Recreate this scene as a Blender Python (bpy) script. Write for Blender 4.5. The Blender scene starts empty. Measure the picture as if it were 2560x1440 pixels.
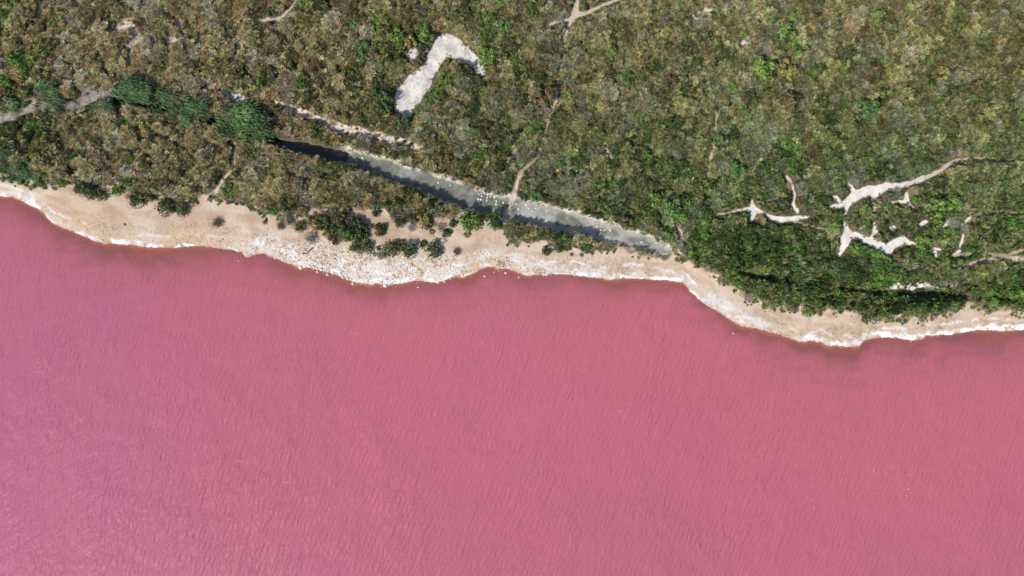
import bpy, math
import numpy as np
from mathutils import Vector

# ------------------------------------------------------------------ camera, sky, sun, exposure
S = 180.0 / 2560.0                      # metres per photograph pixel on the ground
SUN_EL, SH_AZ = 43.0, 41.0              # sun height; direction shadows fall (from +x towards +y)
sc = bpy.context.scene
cam_d = bpy.data.cameras.new('camera'); cam = bpy.data.objects.new('camera', cam_d)
sc.collection.objects.link(cam)
cam.location = (0, 0, 120.7); cam.rotation_euler = (0, 0, 0)
cam_d.sensor_width = 36.0; cam_d.lens = 24.0; cam_d.clip_start = 1.0; cam_d.clip_end = 6000
sc.camera = cam
world = bpy.data.worlds.new('World'); sc.world = world; world.use_nodes = True
wn = world.node_tree; bg = wn.nodes['Background']
sky = wn.nodes.new('ShaderNodeTexSky'); sky.sky_type = 'NISHITA'; sky.sun_disc = False
sky.sun_elevation = math.radians(SUN_EL); sky.sun_rotation = math.radians(270.0 - SH_AZ)
wn.links.new(sky.outputs[0], bg.inputs[0]); bg.inputs[1].default_value = 0.135
sun_d = bpy.data.lights.new('sun', 'SUN'); sun_d.energy = 4.5; sun_d.angle = math.radians(0.53)
sun_d.color = (1.0, 0.955, 0.89)
sun = bpy.data.objects.new('sun', sun_d); sc.collection.objects.link(sun)
ce = math.cos(math.radians(SUN_EL))
sv = Vector((-math.cos(math.radians(SH_AZ)) * ce, -math.sin(math.radians(SH_AZ)) * ce, math.sin(math.radians(SUN_EL))))
sun.rotation_euler = sv.to_track_quat('Z', 'Y').to_euler(); sun.location = sv * 300
sc.view_settings.view_transform = 'Standard'; sc.view_settings.look = 'None'
sc.view_settings.exposure = 0.0; sc.view_settings.gamma = 1.0; sc.view_settings.use_curve_mapping = False

COL = sc.collection
rng = np.random.default_rng(7)

# ------------------------------------------------------------------ helpers
def to_px(x, y): return x / S + 1280.0, 720.0 - y / S
def to_m(px, py): return (px - 1280.0) * S, (720.0 - py) * S
def sm(a, b, x):
    t = np.clip((x - a) / (b - a), 0, 1); return t * t * (3 - 2 * t)
_tab = np.random.default_rng(11).random((256, 256))
def vnoise(x, y, seed=0):
    x = x + seed * 17.31; y = y + seed * 9.77
    xi = np.floor(x).astype(np.int64); yi = np.floor(y).astype(np.int64)
    fx = x - xi; fy = y - yi
    fx = fx * fx * (3 - 2 * fx); fy = fy * fy * (3 - 2 * fy)
    a = _tab[xi & 255, yi & 255]; b = _tab[(xi + 1) & 255, yi & 255]
    c = _tab[xi & 255, (yi + 1) & 255]; d = _tab[(xi + 1) & 255, (yi + 1) & 255]
    return (a * (1 - fx) + b * fx) * (1 - fy) + (c * (1 - fx) + d * fx) * fy
def fbm(x, y, scale, oct=4, seed=0, gain=0.5):
    v = 0; amp = 1; tot = 0; ca, sa = 0.8, 0.6
    x = x / scale; y = y / scale
    for i in range(oct):
        v = v + amp * vnoise(x, y, seed + i * 3); tot += amp; amp *= gain
        x, y = (x * ca - y * sa) * 2.03, (x * sa + y * ca) * 2.03
    return v / tot
def lerp(a, b, t): return a + (b - a) * t
def mix3(c, col, t): return c + (np.array(col) - c) * t[..., None]
def tag(o, label=None, cat=None, group=None, kind=None):
    if label: o['label'] = label
    if cat: o['category'] = cat
    if group: o['group'] = group
    if kind: o['kind'] = kind
    return o
def link(o, parent=None):
    COL.objects.link(o)
    if parent: o.parent = parent
    return o
def mesh_np(name, co, faces):
    """faces: (n,k) int array"""
    me = bpy.data.meshes.new(name); n, k = faces.shape
    me.vertices.add(len(co)); me.vertices.foreach_set('co', np.ascontiguousarray(co, dtype=np.float32).ravel())
    me.loops.add(n * k); me.loops.foreach_set('vertex_index', faces.astype(np.int32).ravel())
    me.polygons.add(n); me.polygons.foreach_set('loop_start', np.arange(0, n * k, k, dtype=np.int32))
    me.update(calc_edges=True); return me
def vattr(me, name, typ, data):
    a = me.attributes.new(name, typ, 'POINT')
    key = {'FLOAT': 'value', 'INT': 'value', 'FLOAT_VECTOR': 'vector', 'FLOAT_COLOR': 'color'}[typ]
    a.data.foreach_set(key, np.ascontiguousarray(data, dtype=np.int32 if typ == 'INT' else np.float32).ravel())

# ------------------------------------------------------------------ plan of the place (in photograph pixels)
SHORE = [(-300,430),(-60,470),(0,490),(25,492),(50,502),(62,508),(88,520),(100,531),(108,541),(125,555),(150,568),(185,581),(212,594),(235,603),(255,609),(288,609),
 (325,612),(362,617),(425,619),(450,616),(487,614),(525,617),(575,624),(600,630),(610,643),(625,641),(640,634),(660,635),(685,646),
 (702,652),(728,662),(748,671),(770,667),(802,676),(835,685),(860,695),(880,706),(902,708),(928,712),(940,707),(962,714),(972,710),
 (1000,708),(1025,704),(1035,700),(1060,703),(1090,708),(1105,702),(1119,696),(1137,691),(1156,692),(1175,686),(1190,680),(1200,674),
 (1217,667),(1231,666),(1244,674),(1256,671),(1269,672),(1281,676),(1300,682),(1312,690),(1325,689),(1337,686),(1354,685),(1364,691),
 (1375,687),(1390,685),(1420,686),(1455,690),(1492,695),(1525,699),(1560,695),(1580,695),(1630,698),(1671,701),(1695,703),(1709,706),(1721,718),
 (1726,728),(1738,738),(1760,757),(1780,770),(1800,780),(1815,792),(1832,802),(1861,817),(1887,820),(1908,825),(1944,835),(1973,844),
 (2013,857),(2026,853),(2056,854),(2074,867),(2098,864),(2116,866),(2143,869),(2154,866),(2161,855),(2182,847),(2205,843),(2247,844),
 (2268,849),(2286,852),(2313,847),(2322,840),(2368,837),(2380,839),(2404,832),(2431,828),(2458,826),(2485,827),(2521,828),(2560,825),(2620,820),(2900,800)]
VEG = [(-300,380),(-60,415),(0,432),(38,442),(100,452),(150,460),(162,456),(185,464),(205,462),(230,458),(262,448),(285,455),(312,472),(335,486),(375,492),(410,496),
 (440,502),(470,498),(500,490),(525,486),(540,488),(560,500),(600,503),(640,512),(660,530),(690,536),(715,531),(747,526),(777,522),(802,528),
 (852,520),(877,514),(915,525),(960,521),(977,538),(1010,530),(1040,540),(1065,552),(1090,545),(1140,541),(1152,556),(1177,563),(1202,551),
 (1215,546),(1235,565),(1250,562),(1257,575),(1265,592),(1280,595),(1317,604),(1342,605),(1367,602),(1400,615),(1430,606),(1467,618),(1505,610),
 (1555,621),(1605,636),(1655,643),(1672,640),(1684,624),(1694,622),(1704,640),(1742,664),(1780,679),(1805,698),(1830,712),(1863,738),(1908,753),
 (1941,761),(1985,765),(2000,762),(2030,768),(2049,777),(2062,768),(2089,774),(2107,768),(2125,777),(2152,782),(2170,795),(2196,792),
 (2238,790),(2286,793),(2313,792),(2328,782),(2376,777),(2395,776),(2409,756),(2430,758),(2445,763),(2458,757),(2476,771),(2521,772),(2560,773),(2620,770),(2900,750)]
SX, SY = map(np.array, zip(*SHORE)); VX, VY = map(np.array, zip(*VEG))
# pale footpaths and trodden ground: chains of (x, y, half width)
PATHS = [
 [(1445,-20,6),(1441,12,6),(1437,38,8),(1425,54,7),(1419,72,4.5),(1413,92,3.5),(1408,108,2.5)],
 [(1394,230,2.5),(1390,240,4.5),(1387,256,5.5),(1383,268,3.5),(1379,276,2)],
 [(1296,445,2),(1293,458,3),(1289,470,5),(1283,495,8),(1275,520,8),(1262,542,7),(1252,562,8)],
 [(1437,40,7),(1462,36,6),(1482,28,5),(1508,15,4.5),(1540,3,4),(1570,-15,4)],
 [(1427,52,5),(1405,53,4),(1388,58,3.5),(1370,67,3)],
 [(748,-10,3),(740,8,3),(732,20,3.5),(720,31,3.5),(708,44,3.5),(692,53,4),(672,50,2.5),(650,60,2)],
 [(590,360,2),(589,385,3),(588,408,3),(576,432,3),(560,448,3.5),(549,466,3.5),(540,480,5),(532,492,12),(528,505,14)],
 [(2420,400,2),(2395,400,3.5),(2376,403,4.5),(2360,417,4.5),(2345,428,5),(2318,442,5.5),(2290,452,6),(2262,462,7),(2240,467,7),(2215,466,9),(2190,476,12),(2165,479,13),(2145,486,12),(2130,496,11),(2112,508,8.5),(2095,515,6),(2074,517,3)],
 [(2183,480,8),(2181,500,5),(2185,518,4.5),(2182,528,2.5)], [(2118,505,7),(2114,520,5),(2111,535,2)],
 [(2081,491,3),(2088,495,6),(2096,503,4)], [(2117,462,3),(2124,468,5.5),(2132,482,5)],
 [(2106,556,2.5),(2110,568,6),(2117,580,11),(2113,595,13),(2108,612,10),(2101,628,6),(2094,640,2.5)],
 [(2117,585,11),(2140,590,6.5),(2160,600,9),(2180,608,10),(2200,617,9.5),(2216,628,10),(2222,615,10),(2240,607,11),(2254,600,9),(2268,609,6),(2292,610,3)],
 [(2181,558,3),(2182,572,5.5),(2184,588,7),(2172,600,8)],
 [(1878,502,2),(1879,516,6),(1883,528,10),(1879,540,8),(1876,552,4)], [(1880,526,7),(1858,524,3.5),(1838,527,3),(1815,534,2.5),(1785,538,2.5)],
 [(1886,528,8),(1906,532,5),(1925,542,4.5),(1942,549,6.5),(1962,548,7),(1982,547,6),(1998,546,5),(2015,544,2),(2030,538,1.3)],
 [(1963,444,2.5),(1973,455,4),(1978,468,4),(1983,484,2.5),(1983,500,2.5),(1982,512,4),(1990,528,5)],
 [(2262,484,3),(2262,497,5),(2266,511,5)],[(2264,508,4),(2240,505,3.5),(2226,508,4)],[(2266,508,4),(2280,520,1.8)],
 [(2298,562,4),(2312,554,4)], [(2368,548,2.5),(2364,560,4.5),(2354,569,3)], [(2434,536,1.8),(2420,546,4),(2408,557,5),(2396,566,2)],
 [(2402,588,3),(2401,602,4),(2395,615,2.5)],[(2394,628,2.5),(2381,636,2)], [(2330,622,4),(2345,624,4)], [(2333,632,3),(2335,640,3)], [(2222,572,3),(2230,569,4)],
 [(1690,565,2),(1699,580,4.5),(1704,593,4),(1702,605,2)], [(2005,440,2),(2010,446,3)],
]
TRACKS = [  # browner, half overgrown ground

 [(2230,668,2.5),(2262,671,4.5),(2300,672,5.5),(2328,667,5),(2352,662,3),(2384,668,4),(2420,662,5),(2450,654,6),(2500,645,5),(2560,650,5),(2640,640,4)],
 [(2395,400,2.5),(2440,401,2.5),(2480,408,2.5),(2520,404,2.5),(2560,398,3),(2640,390,3)],
 [(690,258,7),(730,276,8),(765,288,9),(800,302,10),(840,322,13),(870,326,14),(900,331,13),(935,342,11),(970,352,12),(1010,362,10),(1045,371,8)],
 [(1280,360,2),(1284,380,3),(1288,408,2)], [(1510,362,4),(1516,382,6),(1523,402,4)], [(1778,365,3),(1772,392,5),(1768,415,3)],
 [(340,52,10),(322,62,13),(305,72,11),(284,83,8)], [(338,75,13),(352,98,12),(340,112,11),(327,125,10),(323,142,9),(328,160,8)],
 [(447,52,9),(457,82,14),(440,98,14),(424,111,13)], [(587,156,9),(598,132,8),(606,106,6)],[(700,300,6),(560,232,5),(600,262,6)], [(138,0,13),(118,28,8),(104,44,6)],[(150,-10,14),(180,12,7)],
 [(778,72,4),(795,68,3)], [(180,5,3),(140,30,2)], [(208,428,8),(196,438,7),(185,434,5)], [(1168,520,3),(1158,533,3.5),(1145,543,3)], [(1860,85,3),(1880,92,3)], [(510,228,5),(540,215,5)],
 [(1900,395,3),(1868,440,6)], [(1340,4,3),(1380,12,2)],
]
TRAILS = [ [(1413,92,2.6),(1408,108,2.6),(1402,150,2.4),(1396,182,2.4),(1391,218,2.6),(1393,232,3)],[(1382,270,2.5),(1368,305,2.2),(1359,335,2.2),(1350,368,2.6),(1340,394,2.8),(1324,412,3),(1305,430,3.2),(1296,445,3.2)],
 [(2388,402,2.6),(2440,401,2.4),(2490,408,2.4),(2530,404,2.4),(2570,398,2.6)],[(2092,590,2.2),(2040,573,2),(2000,562,2),(1985,556,1.5)],[(1800,210,1.4),(1788,300,1.8),(1778,360,2),(1768,440,2),(1750,520,1.6),(1738,545,1.6)],
 [(2314,0,1.6),(2309,40,2),(2304,80,1.4)],[(672,50,2.2),(640,60,1.6),(610,58,1.2)],[(352,322,1.5),(385,330,2),(430,352,2),(470,372,1.2)],[(1284,380,1.6),(1290,420,1.8)],[(2434,536,1.2),(2480,532,1.4),(2540,536,1.2)],[(2380,640,1.6),(2440,632,1.6),(2500,640,1.6),(2556,625,1.6)],[(1540,95,1.5),(1530,170,1.6),(1545,250,1.4)],[(820,200,1.5),(800,245,2),(812,285,1.4)],[(1095,640,.1),(1096,641,.1)] ]
CLEAR = [ # bright chalky clearings
 [(1098,118,10),(1118,120,16),(1140,128,17),(1162,138,13),(1180,152,10),(1194,168,7),(1207,184,3)],
 [(1110,122,15),(1092,142,14),(1083,158,11)], [(1083,158,11),(1074,176,14),(1058,196,20),(1042,215,24),(1026,236,25),(1010,252,21),(1008,268,15),(1024,274,10)],
 [(1028,142,7),(1036,135,6)], [(1100,102,5),(1120,98,7),(1145,108,6)],
]
CHALK = [[(1735,22,8),(1738,38,12),(1733,50,7)],[(1752,30,9),(1778,33,9)],[(1846,120,6),(1856,114,9),(1876,103,5)],[(588,234,9),(605,252,11)],[(556,230,6),(582,241,7)],[(420,108,9),(438,108,9)],[(296,80,6),(325,64,8)],
 [(2215,720,5),(2238,716,7),(2262,718,5)],[(2280,717,6),(2300,712,8),(2325,715,5)],[(2360,712,5),(2400,712,5)],[(2428,726,4),(2440,724,5)],[(2332,722,4),(2350,720,3)],
 [(258,425,5),(268,430,4)],[(293,446,4),(283,455,5)],[(1045,372,5),(1058,368,4)],[(865,370,4),(878,366,4)],[(2460,705,3),(2466,712,3)],[(2060,30,3),(2064,35,3)],[(640,440,2),(646,446,2)],[(1395,80,4),(1400,92,3)],[(1548,510,4),(1556,505,4)],[(1840,645,4),(1850,652,3)],[(168,205,3),(180,196,3)]]
DITCH = [(590,336,4),(640,345,7),(680,352,9),(700,358,12),(735,366,14),(770,372,15),(805,379,16),(840,388,16),(880,396,18),(920,408,21),(960,421,23),(1000,436,24),(1040,450,25),(1080,464,26),(1120,478,27),
 (1160,490,27),(1200,503,27),(1240,516,26),(1280,524,28),(1320,531,28),(1360,540,28),(1400,550,27),(1440,560,25),(1480,570,24),(1520,580,23),(1560,592,21),(1600,603,19),(1635,612,17),(1660,622,12),(1678,628,6)]
DITCH2 = [[(1845,680,6),(1880,688,10),(1920,697,10),(1960,708,10),(1990,722,7)],[(2090,722,5),(2140,726,8),(2200,731,9),(2260,734,9),(2320,733,10),(2380,734,11),(2420,745,9)],[(2440,742,6),(2480,742,8),(2530,750,9),(2600,762,9)]]
GULLY = [(-40,305,12),(0,303,16),(25,305,12),(60,290,9),(120,275,9),(200,262,10),(280,245,12),(360,262,12),(450,275,16),(540,300,16),(620,330,18),(660,345,14),(690,355,8)]

def chain(px, py, pts):
    """largest (half width - distance) over a chain of tapered segments, in pixels; > 0 inside"""
    out = np.full(px.shape, -60.0)
    for (x0, y0, w0), (x1, y1, w1) in zip(pts[:-1], pts[1:]):
        m = (px > min(x0, x1) - 45) & (px < max(x0, x1) + 45) & (py > min(y0, y1) - 45) & (py < max(y0, y1) + 45)
        if not m.any(): continue
        x = px[m]; y = py[m]; dx, dy = x1 - x0, y1 - y0
        t = np.clip(((x - x0) * dx + (y - y0) * dy) / (dx * dx + dy * dy), 0, 1)
        d = w0 + (w1 - w0) * t - np.hypot(x - x0 - t * dx, y - y0 - t * dy)
        out[m] = np.maximum(out[m], d)
    return out
def chains(px, py, L, k_=1.7):
    acc = np.zeros(px.shape)
    for c in L: acc += np.exp(np.clip(chain(px, py, c), -60, 60) / k_)
    return np.maximum(k_ * np.log(acc + 1e-9), -60)

def plan(x, y):
    """all masks of the place at world points x, y"""
    px, py = to_px(x, y)
    e = (fbm(px, py, 22, 4, 5) - 0.5) + .55 * (fbm(px, py, 7, 3, 15) - .5)
    P = dict(px=px, py=py)
    shore = np.interp(px, SX, SY) + (fbm(px, py, 9, 3, 21) - 0.5) * 5
    veg = np.interp(px, VX, VY)
    P['ds'] = (shore - py) * S * 0.97                 # metres inland of the waterline
    P['dv'] = (veg - py + e * 14) * S                   # metres behind the scrub edge
    P['t'] = (shore - py) / np.maximum(shore - veg, 10)
    P['path'] = chains(px, py, PATHS) + e * 6 
    P['track'] = chains(px, py, TRACKS) + e * 12
    P['trail'] = chains(px, py, TRAILS, 1.2) + 1.5 + e * 4
    P['clear'] = chains(px, py, CLEAR) + 5 + e * 11
    P['chalk'] = chains(px, py, CHALK) + e * 12
    P['ditch'] = chain(px, py, DITCH) + e * 13
    P['ditch2'] = chains(px, py, DITCH2) + e * 4
    P['gully'] = chain(px, py, GULLY) + e * 6
    P['noise'] = e
    return P

def domes(x, y, cell, seed, rmin, rmax, amin, amax, warp=.35):
    """rounded bushes standing side by side: height of the nearest dome and a random number per dome"""
    wx = x + warp * cell * (fbm(x, y, cell * .6, 2, seed) - .5) * 2; wy = y + warp * cell * (fbm(x, y, cell * .6, 2, seed + 5) - .5) * 2
    ci = np.floor(wx / cell).astype(int); cj = np.floor(wy / cell).astype(int)
    best = np.zeros(np.shape(x)); bid = np.zeros(np.shape(x)); bx = np.array(x, float).copy(); by = np.array(y, float).copy()
    for di in (-1, 0, 1):
        for dj in (-1, 0, 1):
            i = ci + di; j = cj + dj
            r1_ = _tab[(i * 7 + seed) & 255, (j * 13 + 3) & 255]; r2_ = _tab[(i * 5 + 91) & 255, (j * 11 + seed) & 255]
            r3_ = _tab[(i * 3 + 17 + seed) & 255, (j * 17 + 55) & 255]; r4_ = _tab[(i * 29 + 7) & 255, (j * 19 + 101 + seed) & 255]
            cx = (i + .5 + (r1_ - .5) * .85) * cell; cy = (j + .5 + (r2_ - .5) * .85) * cell; R_ = (rmin + (rmax - rmin) * r3_) * cell
            d2 = ((wx - cx) ** 2 + (wy - cy) ** 2) / R_ ** 2
            h_ = np.where(d2 < 1, (amin + (amax - amin) * r4_) * np.sqrt(np.clip(1 - d2, 0, 1)) * (.7 + .3 * (1 - d2)), 0)
            m_ = h_ > best; best = np.where(m_, h_, best); bid = np.where(m_, (r3_ * 31.7 + r4_ * 17.3) % 1.0, bid)
            bx = np.where(m_, cx, bx); by = np.where(m_, cy, by)
    return best, bid, bx, by
def cover(P):
    """1 where bushes can stand, 0 on bare ground"""
    return sm(0.0, 1.1, P['dv']) * sm(-3, -16, P['path']) * sm(-3, -18, P['clear']) * sm(0, -5, P['trail']) * sm(-1, -9, P['ditch']) * sm(1, -5, P['ditch2']) * sm(3, -5, P['gully']) * sm(6, -6, P['track']) * sm(3, -7, P['chalk'])
def tallness(px, py):
    return sum(a * np.exp(-(((px - u) / ru) ** 2 + ((py - v) / rv) ** 2)) for u, v, ru, rv, a in [(2200,765,190,17,1.3),(2500,737,110,28,1.1),(1830,630,110,40,.7),(1905,716,85,12,1.1),(2050,724,90,12,.9),(1000,505,180,22,.5),(1450,592,160,16,.5),(1680,510,70,40,.5),(80,400,120,40,.5),(950,240,40,60,.5),(1000,100,90,50,.3)])
def canopy(x, y, P):
    w = cover(P); px, py = P['px'], P['py']
    hz = sm(1780, 1900, px) * sm(420, 470, py) * sm(680, 640, py); fr = sm(1000, 600, px) + .5 * sm(2000, 2400, px)
    a, ia, ax_, ay_ = domes(x, y, 2.7, 41, .46, .78, .45, 1.75); b, ib, bx_, by_ = domes(x + 50, y + 31, 1.25, 77, .46, .80, .2, .85, .8)
    bx_ = bx_ - 50; by_ = by_ - 31
    c, ic, cx_, cy_ = domes(x + 11, y + 7, 5.2, 133, .5, .7, .2, .9, .5)
    h = np.maximum(a * (1 - .6 * hz) * (.45 + .55 * np.clip(fr, 0, 1)), b) + c * .45 + .12 * (fbm(x, y, .5, 2, 9) - .5)
    use = b > a
    return np.clip(h, 0, 3) * w * (1 + .8 * tallness(px, py)), np.where(use, ib, ia), np.where(use, bx_, ax_), np.where(use, by_, ay_)

def height(x, y, P):
    ds, dv = P['ds'], P['dv']
    z = np.where(ds < 0, np.maximum(0.13 * ds, -2.5) - 0.03, 0.02 + 0.085 * np.minimum(ds, 9))
    L = sm(-0.8, 1.6, dv)
    land = 1.15 + 0.5 * (fbm(x, y, 9, 3, 31) - 0.5) + 0.35 * (fbm(x, y, 2.2, 3, 33) - 0.5)
    z = lerp(z, land, L)
    cross = sm(-2, 3, chain(P['px'], P['py'], [(1300,460,5),(1283,495,7),(1270,530,7),(1252,562,7)]))
    dd = P['ditch'] * S
    bed = lerp(lerp(0.02, 0.32, sm(780, 930, P['px'])), 0.5, cross)
    z = lerp(z, bed + 0.10 * (fbm(x, y, 1.5, 3, 41) - 0.5), sm(-0.55, 0.35, dd) * L)
    z = z + 0.25 * sm(-1.6, -0.6, dd) * (1 - sm(-0.6, -0.2, dd)) * L
    z = z - .45 * sm(-0.6, 0.6, P['ditch2'] * S) * L
    z = z - 0.95 * sm(-0.5, 0.5, P['gully'] * S) * L
    bare = np.maximum.reduce([sm(-2, 3, P['path']), sm(-2, 3, P['clear']), sm(-1, 4, P['track']) * .6])
    z = z - 0.12 * bare * L
    return np.where(ds > 1, np.maximum(z, .12), z) + .62 * P['can']

XF = np.concatenate([[-3000, -900, -350, -170, -120, -104], np.arange(-97, 97.01, 0.15), [104, 120, 170, 350, 900, 3000]])
YF = np.concatenate([[-3000, -900, -350, -120, -60, -30, -16], np.arange(-13.5, 56.0, 0.15), [60, 70, 90, 150, 350, 900, 3000]])
GX, GY = np.meshgrid(XF, YF, indexing='ij')
P = plan(GX, GY); px, py = P['px'], P['py']
P['can'] = canopy(GX, GY, P)[0]
Z = height(GX, GY, P)
# ---- roughness of the rubble and soil
t = P['t']; ds = P['ds']; beach = sm(1.0, -0.4, P['dv']) * (ds > -1)
RUB = [(0,.25),(120,.35),(240,.5),(500,.55),(640,.9),(760,1),(900,1),(1100,.95),(1180,.6),(1300,.95),(1420,.8),(1600,.7),(1700,.5),(1800,.5),(1900,.8),(2050,.8),(2250,.75),(2400,.85),(2560,.6)]
RX, RV = map(np.array, zip(*RUB))
rub_w = np.interp(px, RX, RV)
rub_ext = np.interp(px, [0,300,500,640,900,1100,1220,1300,1450,1650,1750,1900,2100,2300,2560], [.3,.5,.55,.42,.55,.5,.35,.6,.75,.6,.5,.5,.75,.9,.8])
rub = rub_w * sm(rub_ext + .12, rub_ext - .15, t + (fbm(GX, GY, 1.6, 3, 61) - .5) * .35) * (ds > -0.6) * beach
hi = np.random.default_rng(3).random(GX.shape)
Z = Z + rub * (0.075 * (fbm(GX, GY, 0.42, 2, 71) - 0.5) + 0.02 * (hi - .5)) * (np.abs(GX) < 98)
Z = Z + 0.02 * (hi - .5) * sm(0.05, 0.4, ds)

# ---- earth colours
n1 = fbm(GX, GY, 0.9, 4, 81); n2 = fbm(GX, GY, 3.5, 4, 85); n3 = fbm(GX, GY, 0.35, 2, 88); n4 = fbm(GX, GY, 11, 3, 91)
C = np.zeros(GX.shape + (3,)) + np.array([0.105, 0.085, 0.058])
C = mix3(C, [0.19, 0.15, 0.10], sm(.4, .7, n1) * .7)
C = mix3(C, [0.06, 0.055, 0.04], sm(.55, .35, n2) * .5)
sand = np.array([0.495, 0.37, 0.268])
B = np.zeros_like(C) + sand
B = mix3(B, [0.57, 0.455, 0.355], sm(.45, .7, n2) * .8)
B = mix3(B, [0.43, 0.305, 0.215], sm(.52, .3, n2) * .6)
B = mix3(B, [0.50, 0.315, 0.215], sm(.45, .62, n4) * sm(.9, .3, t) * .5 * np.interp(px, [0,700,1000,1700,1800,2560],[1,.6,.2,.5,1,.6]))
ochre = sm(.45, .7, fbm(GX, GY, 2.4, 4, 95)) * sm(.75, .2, t) * np.interp(px, [0,150,260,600,660,1150,1200,1240,1300,1400,1700,1850,2100,2300,2560],[.2,.6,1,1,.35,.3,.9,1,.5,.5,.6,.8,.9,.6,.4])
B = mix3(B, [0.56, 0.385, 0.21], ochre * .75)
bandn = fbm(px / 45.0, t * 6.5 + px / 300, 1.0, 4, 119)
B = mix3(B, [0.40, 0.275, 0.195], sm(.50, .64, bandn) * .6 * sm(.1, .3, t))
B = mix3(B, [0.58, 0.46, 0.36], sm(.46, .34, bandn) * .5)
# pale rubble and salt crust
pale = np.interp(px, [0,560,660,1180,1330,1450,2560], [.15,.25,1,1,.7,.25,.2])
B = mix3(B, [0.54, 0.42, 0.30], rub * sm(.35, .65, n3) * .7 * (1 - pale))
B = mix3(B, [0.66, 0.59, 0.49], rub * sm(.32, .62, n3) * .75 * pale)
B = mix3(B, [0.34, 0.265, 0.195], rub * sm(.46, .26, n3) * .28)
white_w = np.interp(px, [0,90,105,120,190,205,300,480,600,640,700,900,1000,1120,1180,1230,1330,1400,1460,1550,1700,1730,1850,1960,2050,2160,2200,2400,2560],
                        [1,1,.1,.8,.6,.8,.5,.3,.5,1,1,.85,1,1,.5,.5,.6,1,.85,.9,.9,1,1,.6,.8,1,.9,1,1])
white_e = np.interp(px, [0,50,95,110,200,300,480,600,650,760,900,1000,1150,1230,1330,1400,1500,1700,1730,1850,1950,2050,2160,2250,2400,2560],
                        [.75,.6,.55,.35,.25,.12,.08,.25,.62,.5,.42,.45,.3,.55,.45,.42,.6,.42,.62,.52,.45,.2,.3,.5,.35,.42])
wn_ = fbm(GX, GY, 2.0, 5, 101, .6)
salt = white_w * sm(.0, .16, white_e * (0.35 + .9 * wn_) - np.maximum(t, 0) ) * sm(.44, .62, wn_ + .18 * (1 - np.clip(t / .3, 0, 1)) + .1*(n3-.5)) * beach
big = np.exp(-(((px - 1275) / 55) ** 2 + ((py - 640) / 20) ** 2)) + np.exp(-(((px - 70) / 30) ** 2 + ((py - 492) / 14) ** 2)) + np.exp(-(((px-1830)/48)**2 + ((py - 762 - (px-1830)*.5)/13)**2))*.9
salt = salt * (.35 + .65 * sm(.40, .56, fbm(GX, GY, .7, 3, 107)))
salt = np.maximum(salt, np.clip(big, 0, 1) * sm(.35, .6, wn_) * beach * .85)
# brilliant rim of salt right at the water
rim_on = np.interp(px, [0,50,52,60,85,100,106,112,130,140,190,205,245,262,278,300,330,345,400,412,425,488,500,560,590,600,700,1000,1160,1200,1345,1362,1480,1520,1535,1700,1716,1735,1760,1800,1900,1960,2010,2060,2072,2160,2200,2560],
                       [1,1,.2,1,1,.1,.1,.9,.9,.2,1,1,.2,.3,1,1,.3,.8,1,.2,1,1,.1,.3,.8,.3,.45,.8,.9,.5,.4,1,1,.3,1,1,.7,.9,.5,.3,.3,.7,.9,.5,1,1,1,1])
rim_w = np.interp(px, [0,60,95,120,600,700,1000,1180,1350,1700,1900,2050,2200,2560], [.7,1.1,1.1,.7,.6,.7,.9,.6,.7,.7,.6,1.2,1.0,.9])
rim = rim_on * sm(-.12, .0, ds) * sm(1.0, .45, ds / rim_w + 2.4 * (fbm(GX, GY, 1.9, 4, 111) - .5)) * sm(.47, .57, .6 * fbm(GX, GY, .8, 3, 113) + .4 * fbm(GX, GY, 4.5, 2, 114) + (rim_on - .5) * .20)
B = mix3(B, [0.70, 0.675, 0.645], salt * .85)
B = mix3(B, [0.86, 0.86, 0.86], rim * .95)
B = mix3(B, [0.45, 0.43, 0.41], salt * sm(.5, .3, n1) * .5)
# trodden smooth track along the upper beach
trod = sm(.14, .0, np.abs(t - np.interp(px, [0,400,700,1000,1250,1500,1700,2000,2560],[.6,.62,.6,.42,.75,.8,.8,.68,.5]))) * (px > 600)
B = mix3(B, [0.60, 0.475, 0.365], trod * .6 * sm(.25, .6, n2))
old = sm(.42, .12, np.abs(ds - 1.9 - 1.6 * (fbm(GX, GY, 5, 3, 115) - .5))) * sm(.47, .58, fbm(GX, GY, 1.6, 3, 116)) * (.3 + .7 * white_w)
B = mix3(B, [0.74, 0.72, 0.69], old * .7)
B = mix3(B, [0.55, 0.40, 0.20], sm(.5, .68, fbm(GX, GY, 1.9, 3, 117)) * sm(4.5, 1.5, ds) * np.interp(px, [0,1150,1215,1260,1900,2000,2150,2250,2560],[.3,.2,.9,.3,.3,.8,.8,.4,.4]) * .6)
wet = sm(.5, -.05, ds) * (1 - rim)
B = mix3(B, [0.42, 0.24, 0.16], wet * .75)
B = mix3(B, [0.34, 0.20, 0.14], sm(.1, -.7, ds) * .8)
mb = (1 - sm(-0.5, 0.25, P['dv'] + (n1 - .5) * 1.2))
C = C + (B - C) * mb[..., None]
def zone(mask, col, var=0.0):
    global C
    c = np.zeros_like(C) + np.array(col)
    c = c * (1 + var * (n1[..., None] - .5) * 2)
    C = C + (c - C) * mask[..., None]
inland = sm(0, .8, P['dv'])
zone(sm(-3, 3, P['track']) * inland * sm(.2, .45, n3), [0.48, 0.37, 0.28], .35)
zone(sm(-2, 5, P['track']) * inland * sm(.35, .55, n3) * sm(670, 700, px) * sm(1080, 1050, px), [0.60, 0.50, 0.43], .3)
zone(sm(-3, 1, P['trail']) * inland, [0.37, 0.31, 0.20], .4)
zone(sm(-1, 2, P['path']) * inland, [0.50, 0.415, 0.325], .2)
right = sm(1780, 1850, px) * sm(425, 470, py)
zone(sm(-1, 2, P['path']) * inland * right, [0.70, 0.65, 0.565], .15)
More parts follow.
